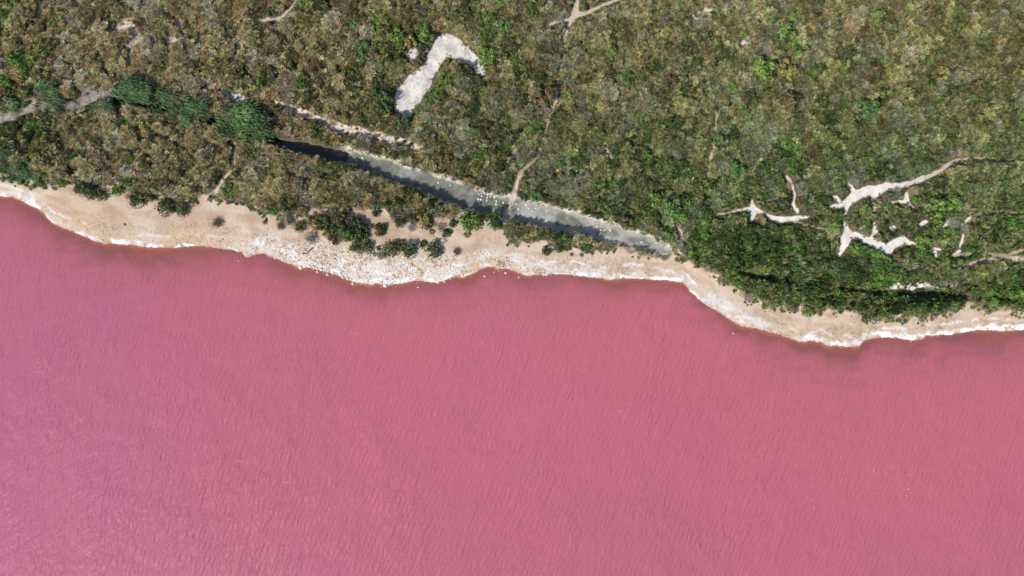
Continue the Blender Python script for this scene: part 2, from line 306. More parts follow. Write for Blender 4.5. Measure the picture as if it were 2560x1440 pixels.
zone(sm(-2, 3, P['clear']), [0.66, 0.61, 0.545], .2)
zone(sm(-2, 8, P['clear']) * sm(.45, .7, n3) * .5, [0.44, 0.39, 0.34])
zone(sm(0, 6, P['clear']) * sm(.54, .66, fbm(GX, GY, 1.1, 4, 123)) * .7, [0.44, 0.40, 0.36])
zone(sm(-3, 3, P['chalk']) * sm(.3, .5, n3), [0.60, 0.54, 0.48], .3)
dl = sm(-7, -1, P['ditch']) * sm(1.2, .4, np.abs(0))
ditch_on = sm(820, 900, px)
zone(sm(-9, -4, P['ditch']) * inland * ditch_on * sm(.3, .5, n1 + .1), [0.50, 0.44, 0.36], .3)
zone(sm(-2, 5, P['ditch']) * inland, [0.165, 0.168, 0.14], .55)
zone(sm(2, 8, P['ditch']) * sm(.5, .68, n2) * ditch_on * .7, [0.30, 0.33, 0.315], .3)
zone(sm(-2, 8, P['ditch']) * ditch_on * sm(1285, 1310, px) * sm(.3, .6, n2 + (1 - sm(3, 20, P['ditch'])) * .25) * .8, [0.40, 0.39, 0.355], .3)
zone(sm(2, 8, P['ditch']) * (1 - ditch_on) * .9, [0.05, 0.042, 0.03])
zone(sm(3, 6, P['path']) * sm(-3, 3, P['ditch']) * inland * .9, [0.40, 0.33, 0.27], .3)
zone(sm(-1, 3, P['path']) * sm(-6, 0, P['ditch']), [0.42, 0.35, 0.28], .3)
zone(sm(-3, 3, P['gully']), [0.10, 0.085, 0.065], .4)
gm = np.clip(np.exp(-(((px - 50)/45)**2 + ((py-286)/9)**2)) + np.exp(-(((px-95)/40)**2 + ((py-276)/7)**2)) + np.exp(-(((px-232)/42)**2 + ((py-253+ (px-232)*.3)/10)**2)), 0, 1)
gm = gm * sm(.3, .5, n1 + .1)
zone(gm, [0.42, 0.385, 0.345], .5)

# ---- split the ground into its plain parts (shared edges, no overlap)
nx, ny = GX.shape
idx = np.arange(nx * ny).reshape(nx, ny)
F = np.stack([idx[:-1, :-1], idx[1:, :-1], idx[1:, 1:], idx[:-1, 1:]], -1).reshape(-1, 4)
co = np.stack([GX, GY, Z], -1).reshape(-1, 3); colr = np.clip(C, 0.01, .92).reshape(-1, 3)
def cellv(a): return a[:-1, :-1].ravel()
zid = np.zeros(len(F), int)
zid[cellv(P['dv'] < 0.2)] = 1
zid[cellv(ds < 0.0)] = 2
zid[cellv((P['path'] > 0) & (P['dv'] > 0))] = 3
zid[cellv((P['clear'] > 0))] = 4
zid[cellv((P['ditch'] > 0) & (P['dv'] > 0.2) & (P['path'] < 1))] = 5

def nodes_of(name):
    m = bpy.data.materials.new(name); m.use_nodes = True
    nt = m.node_tree; bs = nt.nodes['Principled BSDF']; return m, nt, bs
def N(nt, t, **k):
    n = nt.nodes.new(t)
    for a, v in k.items(): setattr(n, a, v)
    return n
def mathn(nt, op, a, b=None):
    n = N(nt, 'ShaderNodeMath', operation=op)
    for i, v in enumerate((a, b)):
        if v is None: continue
        if isinstance(v, (int, float)): n.inputs[i].default_value = v
        else: nt.links.new(v, n.inputs[i])
    return n.outputs[0]
def noise(nt, scale, detail=3, rough=.6, vec=None, dist=0):
    n = N(nt, 'ShaderNodeTexNoise'); n.inputs['Scale'].default_value = scale
    n.inputs['Detail'].default_value = detail; n.inputs['Roughness'].default_value = rough; n.inputs['Distortion'].default_value = dist
    if vec is not None: nt.links.new(vec, n.inputs['Vector'])
    return n
def vscale(nt, col, fac):
    n = N(nt, 'ShaderNodeVectorMath', operation='SCALE'); nt.links.new(col, n.inputs[0]); nt.links.new(fac, n.inputs['Scale']); return n.outputs[0]

m_earth, nt, bs = nodes_of('earth')
at = N(nt, 'ShaderNodeAttribute', attribute_name='earth_colour'); geo = N(nt, 'ShaderNodeNewGeometry')
a1 = noise(nt, 9, 4, .7, geo.outputs['Position']); a2 = noise(nt, 2.2, 3, .6, geo.outputs['Position'])
f = mathn(nt, 'ADD', mathn(nt, 'MULTIPLY', a1.outputs[0], .7), mathn(nt, 'MULTIPLY', a2.outputs[0], .35))
f = mathn(nt, 'ADD', f, .475)
nt.links.new(vscale(nt, at.outputs['Color'], f), bs.inputs['Base Color'])
bs.inputs['Roughness'].default_value = .95; bs.inputs['Specular IOR Level'].default_value = .15
bmp = N(nt, 'ShaderNodeBump'); bmp.inputs['Strength'].default_value = .5; bmp.inputs['Distance'].default_value = .06
nt.links.new(a1.outputs[0], bmp.inputs['Height']); nt.links.new(bmp.outputs[0], bs.inputs['Normal'])

for k, nm in enumerate(['ground', 'beach', 'lake_bed', 'footpath', 'chalk_clearing', 'ditch_bed']):
    ff = F[zid == k]
    used, inv = np.unique(ff, return_inverse=True)
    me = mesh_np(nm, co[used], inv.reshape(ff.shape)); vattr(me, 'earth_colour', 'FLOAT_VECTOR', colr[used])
    me.materials.append(m_earth)
    o = link(bpy.data.objects.new(nm, me)); o['kind'] = 'structure'
zi = Z
def ground_z(x, y):
    i = np.clip(np.searchsorted(XF, x) - 1, 0, len(XF) - 2); j = np.clip(np.searchsorted(YF, y) - 1, 0, len(YF) - 2)
    return zi[i, j]

# ------------------------------------------------------------------ the pink lake
XW = np.concatenate([[-3000, -900, -350, -150], np.arange(-100, 100.1, 0.35), [150, 350, 900, 3000]])
YW = np.concatenate([[-3000, -900, -350, -120], np.arange(-62, 20, 0.35)])
WX, WY = np.meshgrid(XW, YW, indexing='ij'); wpx, wpy = to_px(WX, WY)
wds = -(np.interp(wpx, SX, SY) - wpy) * S          # metres out from the shore
swash = fbm(WX, WY, 5.5, 4, 131) - .5; fine = fbm(WX, WY, 1.3, 4, 137) - .5
band = np.interp(wpx, [0,120,500,900,1300,1750,2100,2560], [6,7.5,7,5,6,4.5,6,8])
shal = np.exp(-np.maximum(wds + swash * 3.2 + fine * 1.2, 0) / band * 1.7)
shal2 = np.exp(-np.maximum(wds + swash * 9, 0) / 14.0)
dark = sm(.46, .66, fbm(WX * .55 + WY * .15, WY * 1.4, 1.7, 4, 141)) * np.exp(-np.maximum(wds, 0) / 5) * np.interp(wpx, [0,100,200,500,700,1300,1700,2000,2560],[.5,.9,1,.9,.4,.45,.6,1,.9])
lnx, lny = WX.shape; li = np.arange(lnx * lny).reshape(lnx, lny)
lf = np.stack([li[:-1, :-1], li[1:, :-1], li[1:, 1:], li[:-1, 1:]], -1).reshape(-1, 4)
me = mesh_np('lake_water', np.stack([WX, WY, np.zeros_like(WX)], -1).reshape(-1, 3), lf)
vattr(me, 'shallow', 'FLOAT', np.clip(shal, 0, 1)); vattr(me, 'sediment', 'FLOAT', np.clip(shal2, 0, 1)); vattr(me, 'weed', 'FLOAT', dark); vattr(me, 'mauve_sheen', 'FLOAT', np.clip(sm(1500, -300, wpx) * .75 + (fbm(WX, WY, 26, 3, 151) - .5) * .7, 0, 1))  # last mask: painted sky sheen, rising to the left, broken by noise
me.shade_smooth()
m, nt, bs = nodes_of('pink_brine')
geo = N(nt, 'ShaderNodeNewGeometry'); sed_ = N(nt, 'ShaderNodeAttribute', attribute_name='sediment')
def stretched(ang, sx, sy):
    mp = N(nt, 'ShaderNodeMapping'); mp.vector_type = 'TEXTURE'; mp.inputs['Rotation'].default_value[2] = math.radians(ang)
    mp.inputs['Scale'].default_value = (sx, sy, 1); nt.links.new(geo.outputs['Position'], mp.inputs['Vector']); return mp.outputs[0]
w1 = noise(nt, 1, 2, .5, stretched(60, 4.2, 1.25), .8)
w2 = noise(nt, 1, 3, .6, stretched(74, 1.2, .45), .5)
w3 = noise(nt, 1, 2, .5, stretched(40, 7, 2.2), .4)
hgt = mathn(nt, 'ADD', mathn(nt, 'MULTIPLY', w1.outputs[0], 1.0), mathn(nt, 'ADD', mathn(nt, 'MULTIPLY', w2.outputs[0], .40), mathn(nt, 'MULTIPLY', w3.outputs[0], 1.0)))
wt = N(nt, 'ShaderNodeTexWave', wave_type='BANDS', bands_direction='X', wave_profile='SIN'); nt.links.new(stretched(-30, 1.45, 1.45), wt.inputs['Vector'])
wt.inputs['Scale'].default_value = 1 / (2 * math.pi) * 3.1; wt.inputs['Distortion'].default_value = 9.0; wt.inputs['Detail'].default_value = 3; wt.inputs['Detail Scale'].default_value = .8; wt.inputs['Detail Roughness'].default_value = .6
gust = noise(nt, .06, 3, .6, geo.outputs['Position'], .5); calm = mathn(nt, 'SUBTRACT', 1.0, mathn(nt, 'MULTIPLY', sed_.outputs['Fac'], .75))
gm_ = mathn(nt, 'MULTIPLY', mathn(nt, 'ADD', mathn(nt, 'MULTIPLY', gust.outputs[0], 1.5), -.15), calm)
hgt = mathn(nt, 'MULTIPLY', mathn(nt, 'ADD', mathn(nt, 'MULTIPLY', hgt, .72), mathn(nt, 'MULTIPLY', wt.outputs['Fac'], .15)), mathn(nt, 'ADD', gm_, .35))
bmp = N(nt, 'ShaderNodeBump'); bmp.inputs['Strength'].default_value = 1.0; bmp.inputs['Distance'].default_value = .25
nt.links.new(hgt, bmp.inputs['Height'])
def mixc(fac, a, b):
    n = N(nt, 'ShaderNodeMix', data_type='RGBA')
    if isinstance(fac, float): n.inputs[0].default_value = fac
    else: nt.links.new(fac, n.inputs[0])
    for i, v in ((6, a), (7, b)):
        if isinstance(v, tuple): n.inputs[i].default_value = v + (1,)
        else: nt.links.new(v, n.inputs[i])
    return n.outputs[2]
big_n = noise(nt, .035, 4, .55, geo.outputs['Position'], .6)
base = mixc(big_n.outputs[0], (0.402, 0.105, 0.160), (0.455, 0.123, 0.168))
sed = N(nt, 'ShaderNodeAttribute', attribute_name='sediment'); sha = N(nt, 'ShaderNodeAttribute', attribute_name='shallow'); wee = N(nt, 'ShaderNodeAttribute', attribute_name='weed')
base = mixc(mathn(nt, 'MULTIPLY', sed.outputs['Fac'], .8), base, (0.475, 0.118, 0.143))
sheen = N(nt, 'ShaderNodeAttribute', attribute_name='mauve_sheen')
base = mixc(sheen.outputs['Fac'], base, (0.395, 0.110, 0.185))  # lilac sky sheen mixed into the water colour towards the left
base = mixc(mathn(nt, 'MULTIPLY', sha.outputs['Fac'], .95), base, (0.365, 0.130, 0.125))
base = mixc(mathn(nt, 'MULTIPLY', wee.outputs['Fac'], .8), base, (0.25, 0.100, 0.115))
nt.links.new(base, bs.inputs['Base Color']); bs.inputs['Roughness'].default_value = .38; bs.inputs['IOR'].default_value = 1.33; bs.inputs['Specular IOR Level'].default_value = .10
nt.links.new(bmp.outputs[0], bs.inputs['Normal'])
tr = N(nt, 'ShaderNodeBsdfTransparent'); tr.inputs[0].default_value = (.90, .68, .67, 1)
ms = N(nt, 'ShaderNodeMixShader'); sh3 = mathn(nt, 'MULTIPLY', mathn(nt, 'POWER', sha.outputs['Fac'], 2.2), .85)
nt.links.new(sh3, ms.inputs[0]); nt.links.new(bs.outputs[0], ms.inputs[1]); nt.links.new(tr.outputs[0], ms.inputs[2])
nt.links.new(ms.outputs[0], nt.nodes['Material Output'].inputs[0])
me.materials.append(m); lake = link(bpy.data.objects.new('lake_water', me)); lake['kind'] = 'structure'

# dark standing water at the west end of the ditch
m, nt, bs = nodes_of('ditch_water'); bs.inputs['Base Color'].default_value = (.022, .017, .010, 1); bs.inputs['Roughness'].default_value = .12
def ribbon(name, pts, z, mat):
    L, R = [], []
    for i, (a, b, w) in enumerate(pts):
        a0, b0, _ = pts[max(i - 1, 0)]; a1, b1, _ = pts[min(i + 1, len(pts) - 1)]
        d = Vector((a1 - a0, b1 - b0)).normalized(); nrm = Vector((-d.y, d.x)) * w
        L.append(to_m(a + nrm.x, b + nrm.y) + (z,)); R.append(to_m(a - nrm.x, b - nrm.y) + (z,))
    n = len(pts); v = np.array(L + R); f = np.array([[i, i + 1, n + i + 1, n + i] for i in range(n - 1)])
    me = mesh_np(name, v, f); me.materials.append(mat); o = link(bpy.data.objects.new(name, me)); o['kind'] = 'structure'; return o
ribbon('ditch_water', [(x, y, w + 1) for x, y, w in DITCH if x < 930], .20, m)
ribbon('pool_water', [(-40, 306, 14), (0, 304, 16), (22, 308, 10)], .30, m)

# ------------------------------------------------------------------ plant shapes
def leafmat(name, mode):
    m, nt, bs = nodes_of(name)
    if mode == 'inst':
        c = N(nt, 'ShaderNodeAttribute', attribute_name='tint', attribute_type='INSTANCER').outputs['Color']
    else:
        c = N(nt, 'ShaderNodeObjectInfo').outputs['Color']
    sh = N(nt, 'ShaderNodeAttribute', attribute_name='leaf_tone')
    geo = N(nt, 'ShaderNodeNewGeometry'); nz = noise(nt, 1.3, 2, .5, geo.outputs['Position'])
    f = mathn(nt, 'MULTIPLY', sh.outputs['Fac'], mathn(nt, 'ADD', mathn(nt, 'MULTIPLY', nz.outputs[0], .7), .65))
    col = vscale(nt, c, f)
    nt.links.new(col, bs.inputs['Base Color']); bs.inputs['Roughness'].default_value = .75; bs.inputs['Specular IOR Level'].default_value = .25
    t = N(nt, 'ShaderNodeBsdfTranslucent'); nt.links.new(col, t.inputs[0])
    ms = N(nt, 'ShaderNodeMixShader'); ms.inputs[0].default_value = .22
    nt.links.new(bs.outputs[0], ms.inputs[1]); nt.links.new(t.outputs[0], ms.inputs[2]); nt.links.new(ms.outputs[0], nt.nodes['Material Output'].inputs[0])
    return m
M_LI, M_LO = leafmat('leaf_scrub', 'inst'), leafmat('leaf_shrub', 'obj')

def quads(c, u, v):
    """centres c, half axes u, v -> verts, faces"""
    co = np.stack([c - u - v, c + u - v, c + u + v, c - u + v], 1).reshape(-1, 3)
    return co, np.arange(len(co)).reshape(-1, 4)
def unit(a): return a / np.maximum(np.linalg.norm(a, axis=-1, keepdims=True), 1e-6)
def foliage(name, r, n=320, leaf=.12, lobes=7, h=.85, rough=.6, mat=None, flat=.0):
    lc = r.normal(0, .38, (lobes, 3)); lc[:, 2] = h * (.35 + .25 * r.random(lobes)); lc[:, :2] = np.clip(lc[:, :2], -.72, .72)
    lr = r.uniform(.26, .46, lobes)
    k = r.integers(0, lobes, n); d = unit(r.normal(0, 1, (n, 3))); d[:, 2] = np.abs(d[:, 2]) * 1.0 + .05; d = unit(d)
    c = lc[k] + d * (lr[k] * r.uniform(.62, 1.08, n))[:, None]; c[:, 2] = np.clip(c[:, 2] * (1 - flat), .02, None)
    low = r.random(n) < .22
    ang = r.random(n) * 6.283; rr = r.uniform(.35, .95, n)
    c[low] = np.stack([np.cos(ang) * rr, np.sin(ang) * rr, r.uniform(.05, .35, n) * h], -1)[low]
    nn = unit(d + r.normal(0, rough, (n, 3)))
    a = unit(np.cross(nn, r.normal(0, 1, (n, 3)))); b = np.cross(nn, a)
    s = leaf * r.uniform(.5, 1.3, n)[:, None]
    co, f = quads(c, a * s * .62, b * s)
    me = mesh_np(name, co, f); tone = np.repeat(r.uniform(.55, 1.4, n), 4); vattr(me, 'leaf_tone', 'FLOAT', tone); me.materials.append(mat); return me
def twigs(name, r, n=240, ln=.42, w=.022, h=.7, mat=None, lean=(0, 0), up=.5, spread=.45, leaves=0):
    b = np.stack([r.normal(0, spread, n), r.normal(0, spread, n), r.uniform(.05, .3, n)], -1); b[:, :2] = np.clip(b[:, :2], -.8, .8)
    d = unit(np.stack([b[:, 0] * 1.3 + r.normal(0, .5, n) + lean[0], b[:, 1] * 1.3 + r.normal(0, .5, n) + lean[1], r.uniform(.15, 1.0, n) * up * 2], -1))
    L = ln * r.uniform(.5, 1.25, n)[:, None]
    if leaves:
        k = r.random(n) < leaves; L[k] *= .28; w = np.where(k, w * 2.6, w)[:, None]; d[k] = unit(r.normal(0, 1, (k.sum(), 3)))
    c = b + d * L * .6 + np.array([0, 0, .1]); c[:, 2] = np.minimum(c[:, 2], h)
    side = unit(np.cross(d, r.normal(0, .35, (n, 3)) + np.array([0, 0, 1])))
    co, f = quads(c, d * L * .6, side * w * r.uniform(.6, 1.5, n)[:, None])
    me = mesh_np(name, co, f); vattr(me, 'leaf_tone', 'FLOAT', np.repeat(r.uniform(.55, 1.5, n), 4)); me.materials.append(mat); return me
def reeds(name, r, n=90, H=1.0, lean=(.55, -.22), mat=None, w=.03):
    V, Fc, T = [], [], []
    for i in range(n):
        b = np.array([r.normal(0, .34), r.normal(0, .34), 0]); hh = H * r.uniform(.6, 1.1); tone = r.uniform(.55, 1.5)
        l = np.array([lean[0] + r.normal(0, .16), lean[1] + r.normal(0, .16), 0]); ww = w * r.uniform(.7, 1.4)
        s = unit(np.array([-l[1], l[0], 0.001])) * ww
        p = [b, b + l * .12 * hh + np.array([0, 0, .5 * hh]), b + l * .5 * hh + np.array([0, 0, .9 * hh]), b + l * 1.05 * hh + np.array([0, 0, .92 * hh])]
        k = len(V)
        for q, f_ in zip(p, (1, 1, 1.3, .2)): V += [q - s * f_, q + s * f_]
        Fc += [[k, k + 1, k + 3, k + 2], [k + 2, k + 3, k + 5, k + 4], [k + 4, k + 5, k + 7, k + 6]]; T += [tone] * 8
    me = mesh_np(name, np.array(V), np.array(Fc)); vattr(me, 'leaf_tone', 'FLOAT', T); me.materials.append(mat); return me
def stone(name, r, mat, sub=1):
    import bmesh
    bm = bmesh.new(); bmesh.ops.create_icosphere(bm, subdivisions=sub, radius=1)
    for v in bm.verts:
        v.co *= r.uniform(.72, 1.15); v.co.z *= .62
    me = bpy.data.meshes.new(name); bm.to_mesh(me); bm.free(); me.materials.append(mat); return me

m_stone_i, nt, bs = nodes_of('limestone_rubble'); a = N(nt, 'ShaderNodeAttribute', attribute_name='tint', attribute_type='INSTANCER')
g = N(nt, 'ShaderNodeNewGeometry'); nz = noise(nt, 7, 3, .6, g.outputs['Position'])
nt.links.new(vscale(nt, a.outputs['Color'], mathn(nt, 'ADD', mathn(nt, 'MULTIPLY', nz.outputs[0], .5), .75)), bs.inputs['Base Color']); bs.inputs['Roughness'].default_value = .95
m_stone, nt, bs = nodes_of('limestone'); a = N(nt, 'ShaderNodeObjectInfo'); g = N(nt, 'ShaderNodeNewGeometry'); nz = noise(nt, 7, 3, .6, g.outputs['Position'])
nt.links.new(vscale(nt, a.outputs['Color'], mathn(nt, 'ADD', mathn(nt, 'MULTIPLY', nz.outputs[0], .5), .75)), bs.inputs['Base Color']); bs.inputs['Roughness'].default_value = .95

# ------------------------------------------------------------------ scatter of uncountable plants and rubble
def scatter(name, label, pts, rot, scl, idx_, tint, protos, cat=None):
    pc = bpy.data.collections.new(name + '_kinds')
    for i, me_ in enumerate(protos):
        pc.objects.link(bpy.data.objects.new('kind_%02d' % i, me_))
    me = bpy.data.meshes.new(name); me.vertices.add(len(pts)); me.vertices.foreach_set('co', pts.astype(np.float32).ravel())
    vattr(me, 'rot', 'FLOAT_VECTOR', rot); vattr(me, 'scl', 'FLOAT_VECTOR', scl); vattr(me, 'which', 'INT', idx_); vattr(me, 'tint', 'FLOAT_VECTOR', tint)
    o = link(bpy.data.objects.new(name, me)); tag(o, label, cat, kind='stuff')
    ng = bpy.data.node_groups.new(name, 'GeometryNodeTree')
    ng.interface.new_socket('Geometry', in_out='INPUT', socket_type='NodeSocketGeometry'); ng.interface.new_socket('Geometry', in_out='OUTPUT', socket_type='NodeSocketGeometry')
    gi = ng.nodes.new('NodeGroupInput'); go = ng.nodes.new('NodeGroupOutput'); ip = ng.nodes.new('GeometryNodeInstanceOnPoints')
    ci = ng.nodes.new('GeometryNodeCollectionInfo'); ci.inputs['Collection'].default_value = pc
    ci.inputs['Separate Children'].default_value = True; ci.inputs['Reset Children'].default_value = True
    def na(nm, ty):
        n = ng.nodes.new('GeometryNodeInputNamedAttribute'); n.data_type = ty; n.inputs[0].default_value = nm; return n.outputs['Attribute']
    ip.inputs['Pick Instance'].default_value = True
    L = ng.links.new
    L(gi.outputs[0], ip.inputs['Points']); L(ci.outputs[0], ip.inputs['Instance']); L(na('which', 'INT'), ip.inputs['Instance Index'])
    L(na('rot', 'FLOAT_VECTOR'), ip.inputs['Rotation']); L(na('scl', 'FLOAT_VECTOR'), ip.inputs['Scale']); L(ip.outputs[0], go.inputs[0])
    md = o.modifiers.new('scatter', 'NODES'); md.node_group = ng
    return o

SP = ['K', 'O', 'G', 'D', 'B', 'R', 'Y']
COLS = {'K': (.50, .405, .215), 'O': (.265, .250, .115), 'G': (.385, .355, .275), 'D': (.105, .140, .052), 'B': (.175, .275, .065), 'R': (.25, .165, .080), 'Y': (.31, .27, .085),
        'E': (.13, .25, .07), 'P': (.22, .18, .14), 'S': (.50, .455, .385), 'T': (.12, .19, .10)}
ANCH = [ # px, py, radius, weights K O G D B R Y
 (250,90,330, (.58,.15,.14,.04,.02,.04,.03)), (560,120,260, (.54,.2,.14,.04,.02,.03,.03)), (60,170,120, (.2,.2,.1,.2,.2,.06,.04)), (350,330,260, (.34,.3,.15,.12,.04,.03,.02)),
 (100,390,110, (.06,.22,.06,.42,.22,.0,.02)), (640,440,220, (.30,.3,.18,.16,.02,.03,.01)), (980,490,130, (.1,.3,.2,.32,.04,.03,.01)), (900,100,230, (.32,.2,.08,.14,.10,.12,.04)),
 (960,200,90, (.08,.2,.12,.4,.16,.02,.02)), (740,290,160, (.42,.24,.14,.08,.03,.05,.04)), (1130,300,200, (.18,.3,.24,.18,.05,.04,.01)), (1250,100,150, (.3,.26,.16,.1,.08,.08,.02)), (1340,220,90, (.14,.28,.22,.1,.06,.16,.04)),
 (1600,90,300, (.36,.24,.18,.07,.04,.07,.04)), (1600,300,260, (.24,.30,.24,.11,.05,.05,.01)), (1500,440,200, (.12,.32,.22,.24,.06,.03,.01)), (2000,90,200, (.30,.26,.14,.08,.06,.12,.04)),
 (2000,280,220, (.24,.3,.18,.1,.03,.12,.03)), (2400,120,280, (.18,.27,.14,.07,.04,.26,.04)), (2350,300,240, (.24,.32,.18,.1,.03,.11,.02)), (1950,400,140, (.15,.38,.16,.12,.12,.05,.02)),
 (2150,500,200, (.07,.50,.2,.1,.08,.04,.01)), (2400,560,160, (.08,.42,.16,.14,.16,.02,.02)), (2520,450,140, (.22,.34,.16,.12,.06,.08,.02)), (1830,610,120, (.02,.24,.06,.40,.26,.01,.01)),
 (1680,500,100, (.03,.24,.1,.38,.24,.0,.01)), (2000,670,130, (.05,.2,.05,.32,.34,.03,.01)), (2300,690,170, (.1,.2,.06,.28,.28,.04,.04)), (2200,765,200, (.02,.18,.04,.50,.24,.0,.02)), (2500,680,130, (.12,.18,.05,.24,.34,.06,.01)), (1450,600,140, (.03,.25,.12,.42,.1,.06,.02)),
 (2360,652,130, (.2,.16,.08,.12,.08,.32,.04)), (2080,660,50, (.2,.16,.05,.15,.15,.22,.07)),
]
AW = np.array([a[3] for a in ANCH])
def species(px, py, r, salt=0):
    w = np.stack([np.exp(-((px - a[0]) ** 2 + (py - a[1]) ** 2) / a[2] ** 2 * 1.6) for a in ANCH], -1) + 1e-9
    w = w / w.sum(-1, keepdims=True); pr = w @ AW + 1e-3
    sc_ = np.log(pr)
    for i in range(len(SP)):
        sc_[:, i] += (fbm(px, py, 34, 3, 200 + 13 * i) - .5) * 8.5
    sc_ += .75 * -np.log(-np.log(r.random(sc_.shape)))
    return np.argmax(sc_, -1), w

rp = np.random.default_rng(21)
protosL = [foliage('leafy', rp, 85, .27, l, .8, .6, M_LI) for l in (6, 8, 9, 7)]                       # 0-3 leafy
protosT = [twigs('twiggy', rp, 110, .62, .06, .85, M_LI) for _ in range(3)]                             # 4-6 dry twiggy
protosH = [foliage('heath', rp, 100, .20, 10, .75, .9, M_LI, flat=.25) for _ in range(3)]               # 7-9 low heath
protosR = [reeds('reed', rp, 60, 1.0, mat=M_LI) for _ in range(3)]                                      # 10-12 reeds
protosS = [twigs('straw', rp, 320, .55, .012, .25, M_LI, lean=(.9, .45), up=.12) for _ in range(2)]      # 13-14 fallen straw
ALL = protosL + protosT + protosH + protosR + protosS

def bare_at(px, py, P):
    b = np.maximum.reduce([P['path'] / 2.0 + .2, P['clear'] / 3.0, P['ditch'] / 4.0 + .1])
    return b
step = 0.30
gx, gy = np.meshgrid(np.arange(-98, 98, step), np.arange(-6, 56.5, step), indexing='ij')
x = (gx + rp.uniform(-.5, .5, gx.shape) * step).ravel(); y = (gy + rp.uniform(-.5, .5, gx.shape) * step).ravel()
Q = plan(x, y); keep = (Q['dv'] > 0.05) & (Q['path'] < -3) & (Q['trail'] < -1.6) & (Q['clear'] < -4) & (Q['ditch'] < -3.5) & ((Q['ditch2'] < 1) | (rp.random(len(x)) < .6))
keep &= ~((Q['track'] > -3) & (rp.random(len(x)) < .93)); keep &= ~((Q['chalk'] > -2) & (rp.random(len(x)) < .85)); keep &= ~(Q['gully'] > 2)
keep &= ~((Q['dv'] < .5) & (rp.random(len(x)) < .45))
x, y = x[keep], y[keep]; Q = {k: v[keep] for k, v in Q.items()}
can, did, dx_, dy_ = canopy(x, y, Q)
gap = fbm(x, y, 1.3, 3, 301); k2 = ~((gap < .41) & (can < .42) & (rp.random(len(x)) < .75))
x, y, can, did, dx_, dy_ = [v[k2] for v in (x, y, can, did, dx_, dy_)]; Q = {k: v[k2] for k, v in Q.items()}
spx, spy = Q['px'], Q['py']; n = len(x)
dpx, dpy = to_px(dx_, dy_)
# one kind per bush: its centre and its own number decide, a few intruders
class _R:
    def __init__(s, u): s.u = u
    def random(s, shp):
        k = np.arange(shp[1])[None, :]; v = np.sin((s.u[:, None] * 91.7 + k * 7.13) * 12.9898) * 43758.5453; return np.clip(v - np.floor(v), 1e-6, 1 - 1e-6)
ki, aw = species(dpx, dpy, _R(did)); k2_, _ = species(spx, spy, rp); ki = np.where(rp.random(n) < .34, k2_, ki)
tall = tallness(spx, spy)
edge = sm(2, 16, np.maximum.reduce([Q['path'], Q['clear']]) * -1)
size = (.17 + .24 * rp.random(n) ** 1.4) * (.62 + .38 * edge) * (1 + .35 * tall) * sm(-.5, .9, Q['dv']) 
heath_zone = sm(1780, 1900, spx) * sm(430, 470, spy) * sm(665, 640, spy)
size *= (1 - .12 * heath_zone)
hs = size * (.9 + .9 * rp.random(n)) * (1 + .5 * tall)
which = np.zeros(n, int); r1 = (did * 7.77 % 1.0) * .6 + rp.random(n) * .4
for i, s_ in enumerate(SP):
    mk = ki == i; leafy = rp.integers(0, 4, n); tw = rp.integers(4, 7, n); he = rp.integers(7, 10, n)
    pl, pt = {'K': (.15, .55), 'O': (.4, .12), 'G': (.10, .75), 'D': (.80, .03), 'B': (.92, .0), 'R': (.2, .12), 'Y': (.4, .1)}[s_]
    pick = np.where(r1 < pl, leafy, np.where(r1 < pl + pt, tw, he)); which[mk] = pick[mk]
which = np.where((heath_zone > .5) & (rp.random(n) < .7) & (ki != 4), rp.integers(7, 10, n), which)
cb = np.array([COLS[s_] for s_ in SP])[ki]
meanc = (aw @ AW) @ np.array([COLS[s_] for s_ in SP]) / (aw @ AW).sum(1)[:, None]
cb = np.where(((ki == 4) | (ki == 3))[:, None], cb * .85 + meanc * .15, cb * .70 + meanc * .30)
reg = fbm(spx, spy, 60, 3, 331)[:, None]
per_bush = (.80 + .42 * ((did * 13.3) % 1.0))[:, None]
tint = cb * per_bush * (0.52 + .86 * rp.random((n, 1)) ** 1.15) * (1 + .30 * sm(1150, 450, spx))[:, None] * (1 + .05 * rp.normal(0, 1, (n, 3))) * (.80 + .4 * reg)
greener = sm(900, 2000, spx)[:, None] * (.35 + .65 * sm(150, 400, spy)[:, None])
streak = fbm(x * .9 + y * .45, y * .22 - x * .1, .55, 3, 377)[:, None]
tint = tint * (1 + greener * np.array([-.20, -.01, -.14])) * (np.array([1.0, 1.015, .90]) + sm(1300, 500, spx)[:, None] * np.array([.05, -.03, .06])) * (.78 + .44 * sm(.3, .7, streak))
tint = np.clip(tint, .015, .6)
rot = np.stack([rp.normal(0, .12, n), rp.normal(0, .12, n), np.where(rp.random(n) < .7, .65 + rp.normal(0, .35, n) + np.pi * (rp.random(n) < .5), rp.random(n) * 6.283)], -1)
scl = np.stack([size * rp.uniform(1.1, 1.6, n), size * rp.uniform(.65, .95, n), hs], -1)
scatter('scrub_cover', 'dense low scrub of olive, khaki and grey bushes covering the land behind the beach', np.stack([x, y, ground_z(x, y) + .36 * can - .10 + .12 * rp.random(n)], -1), rot, scl, which, tint, ALL)

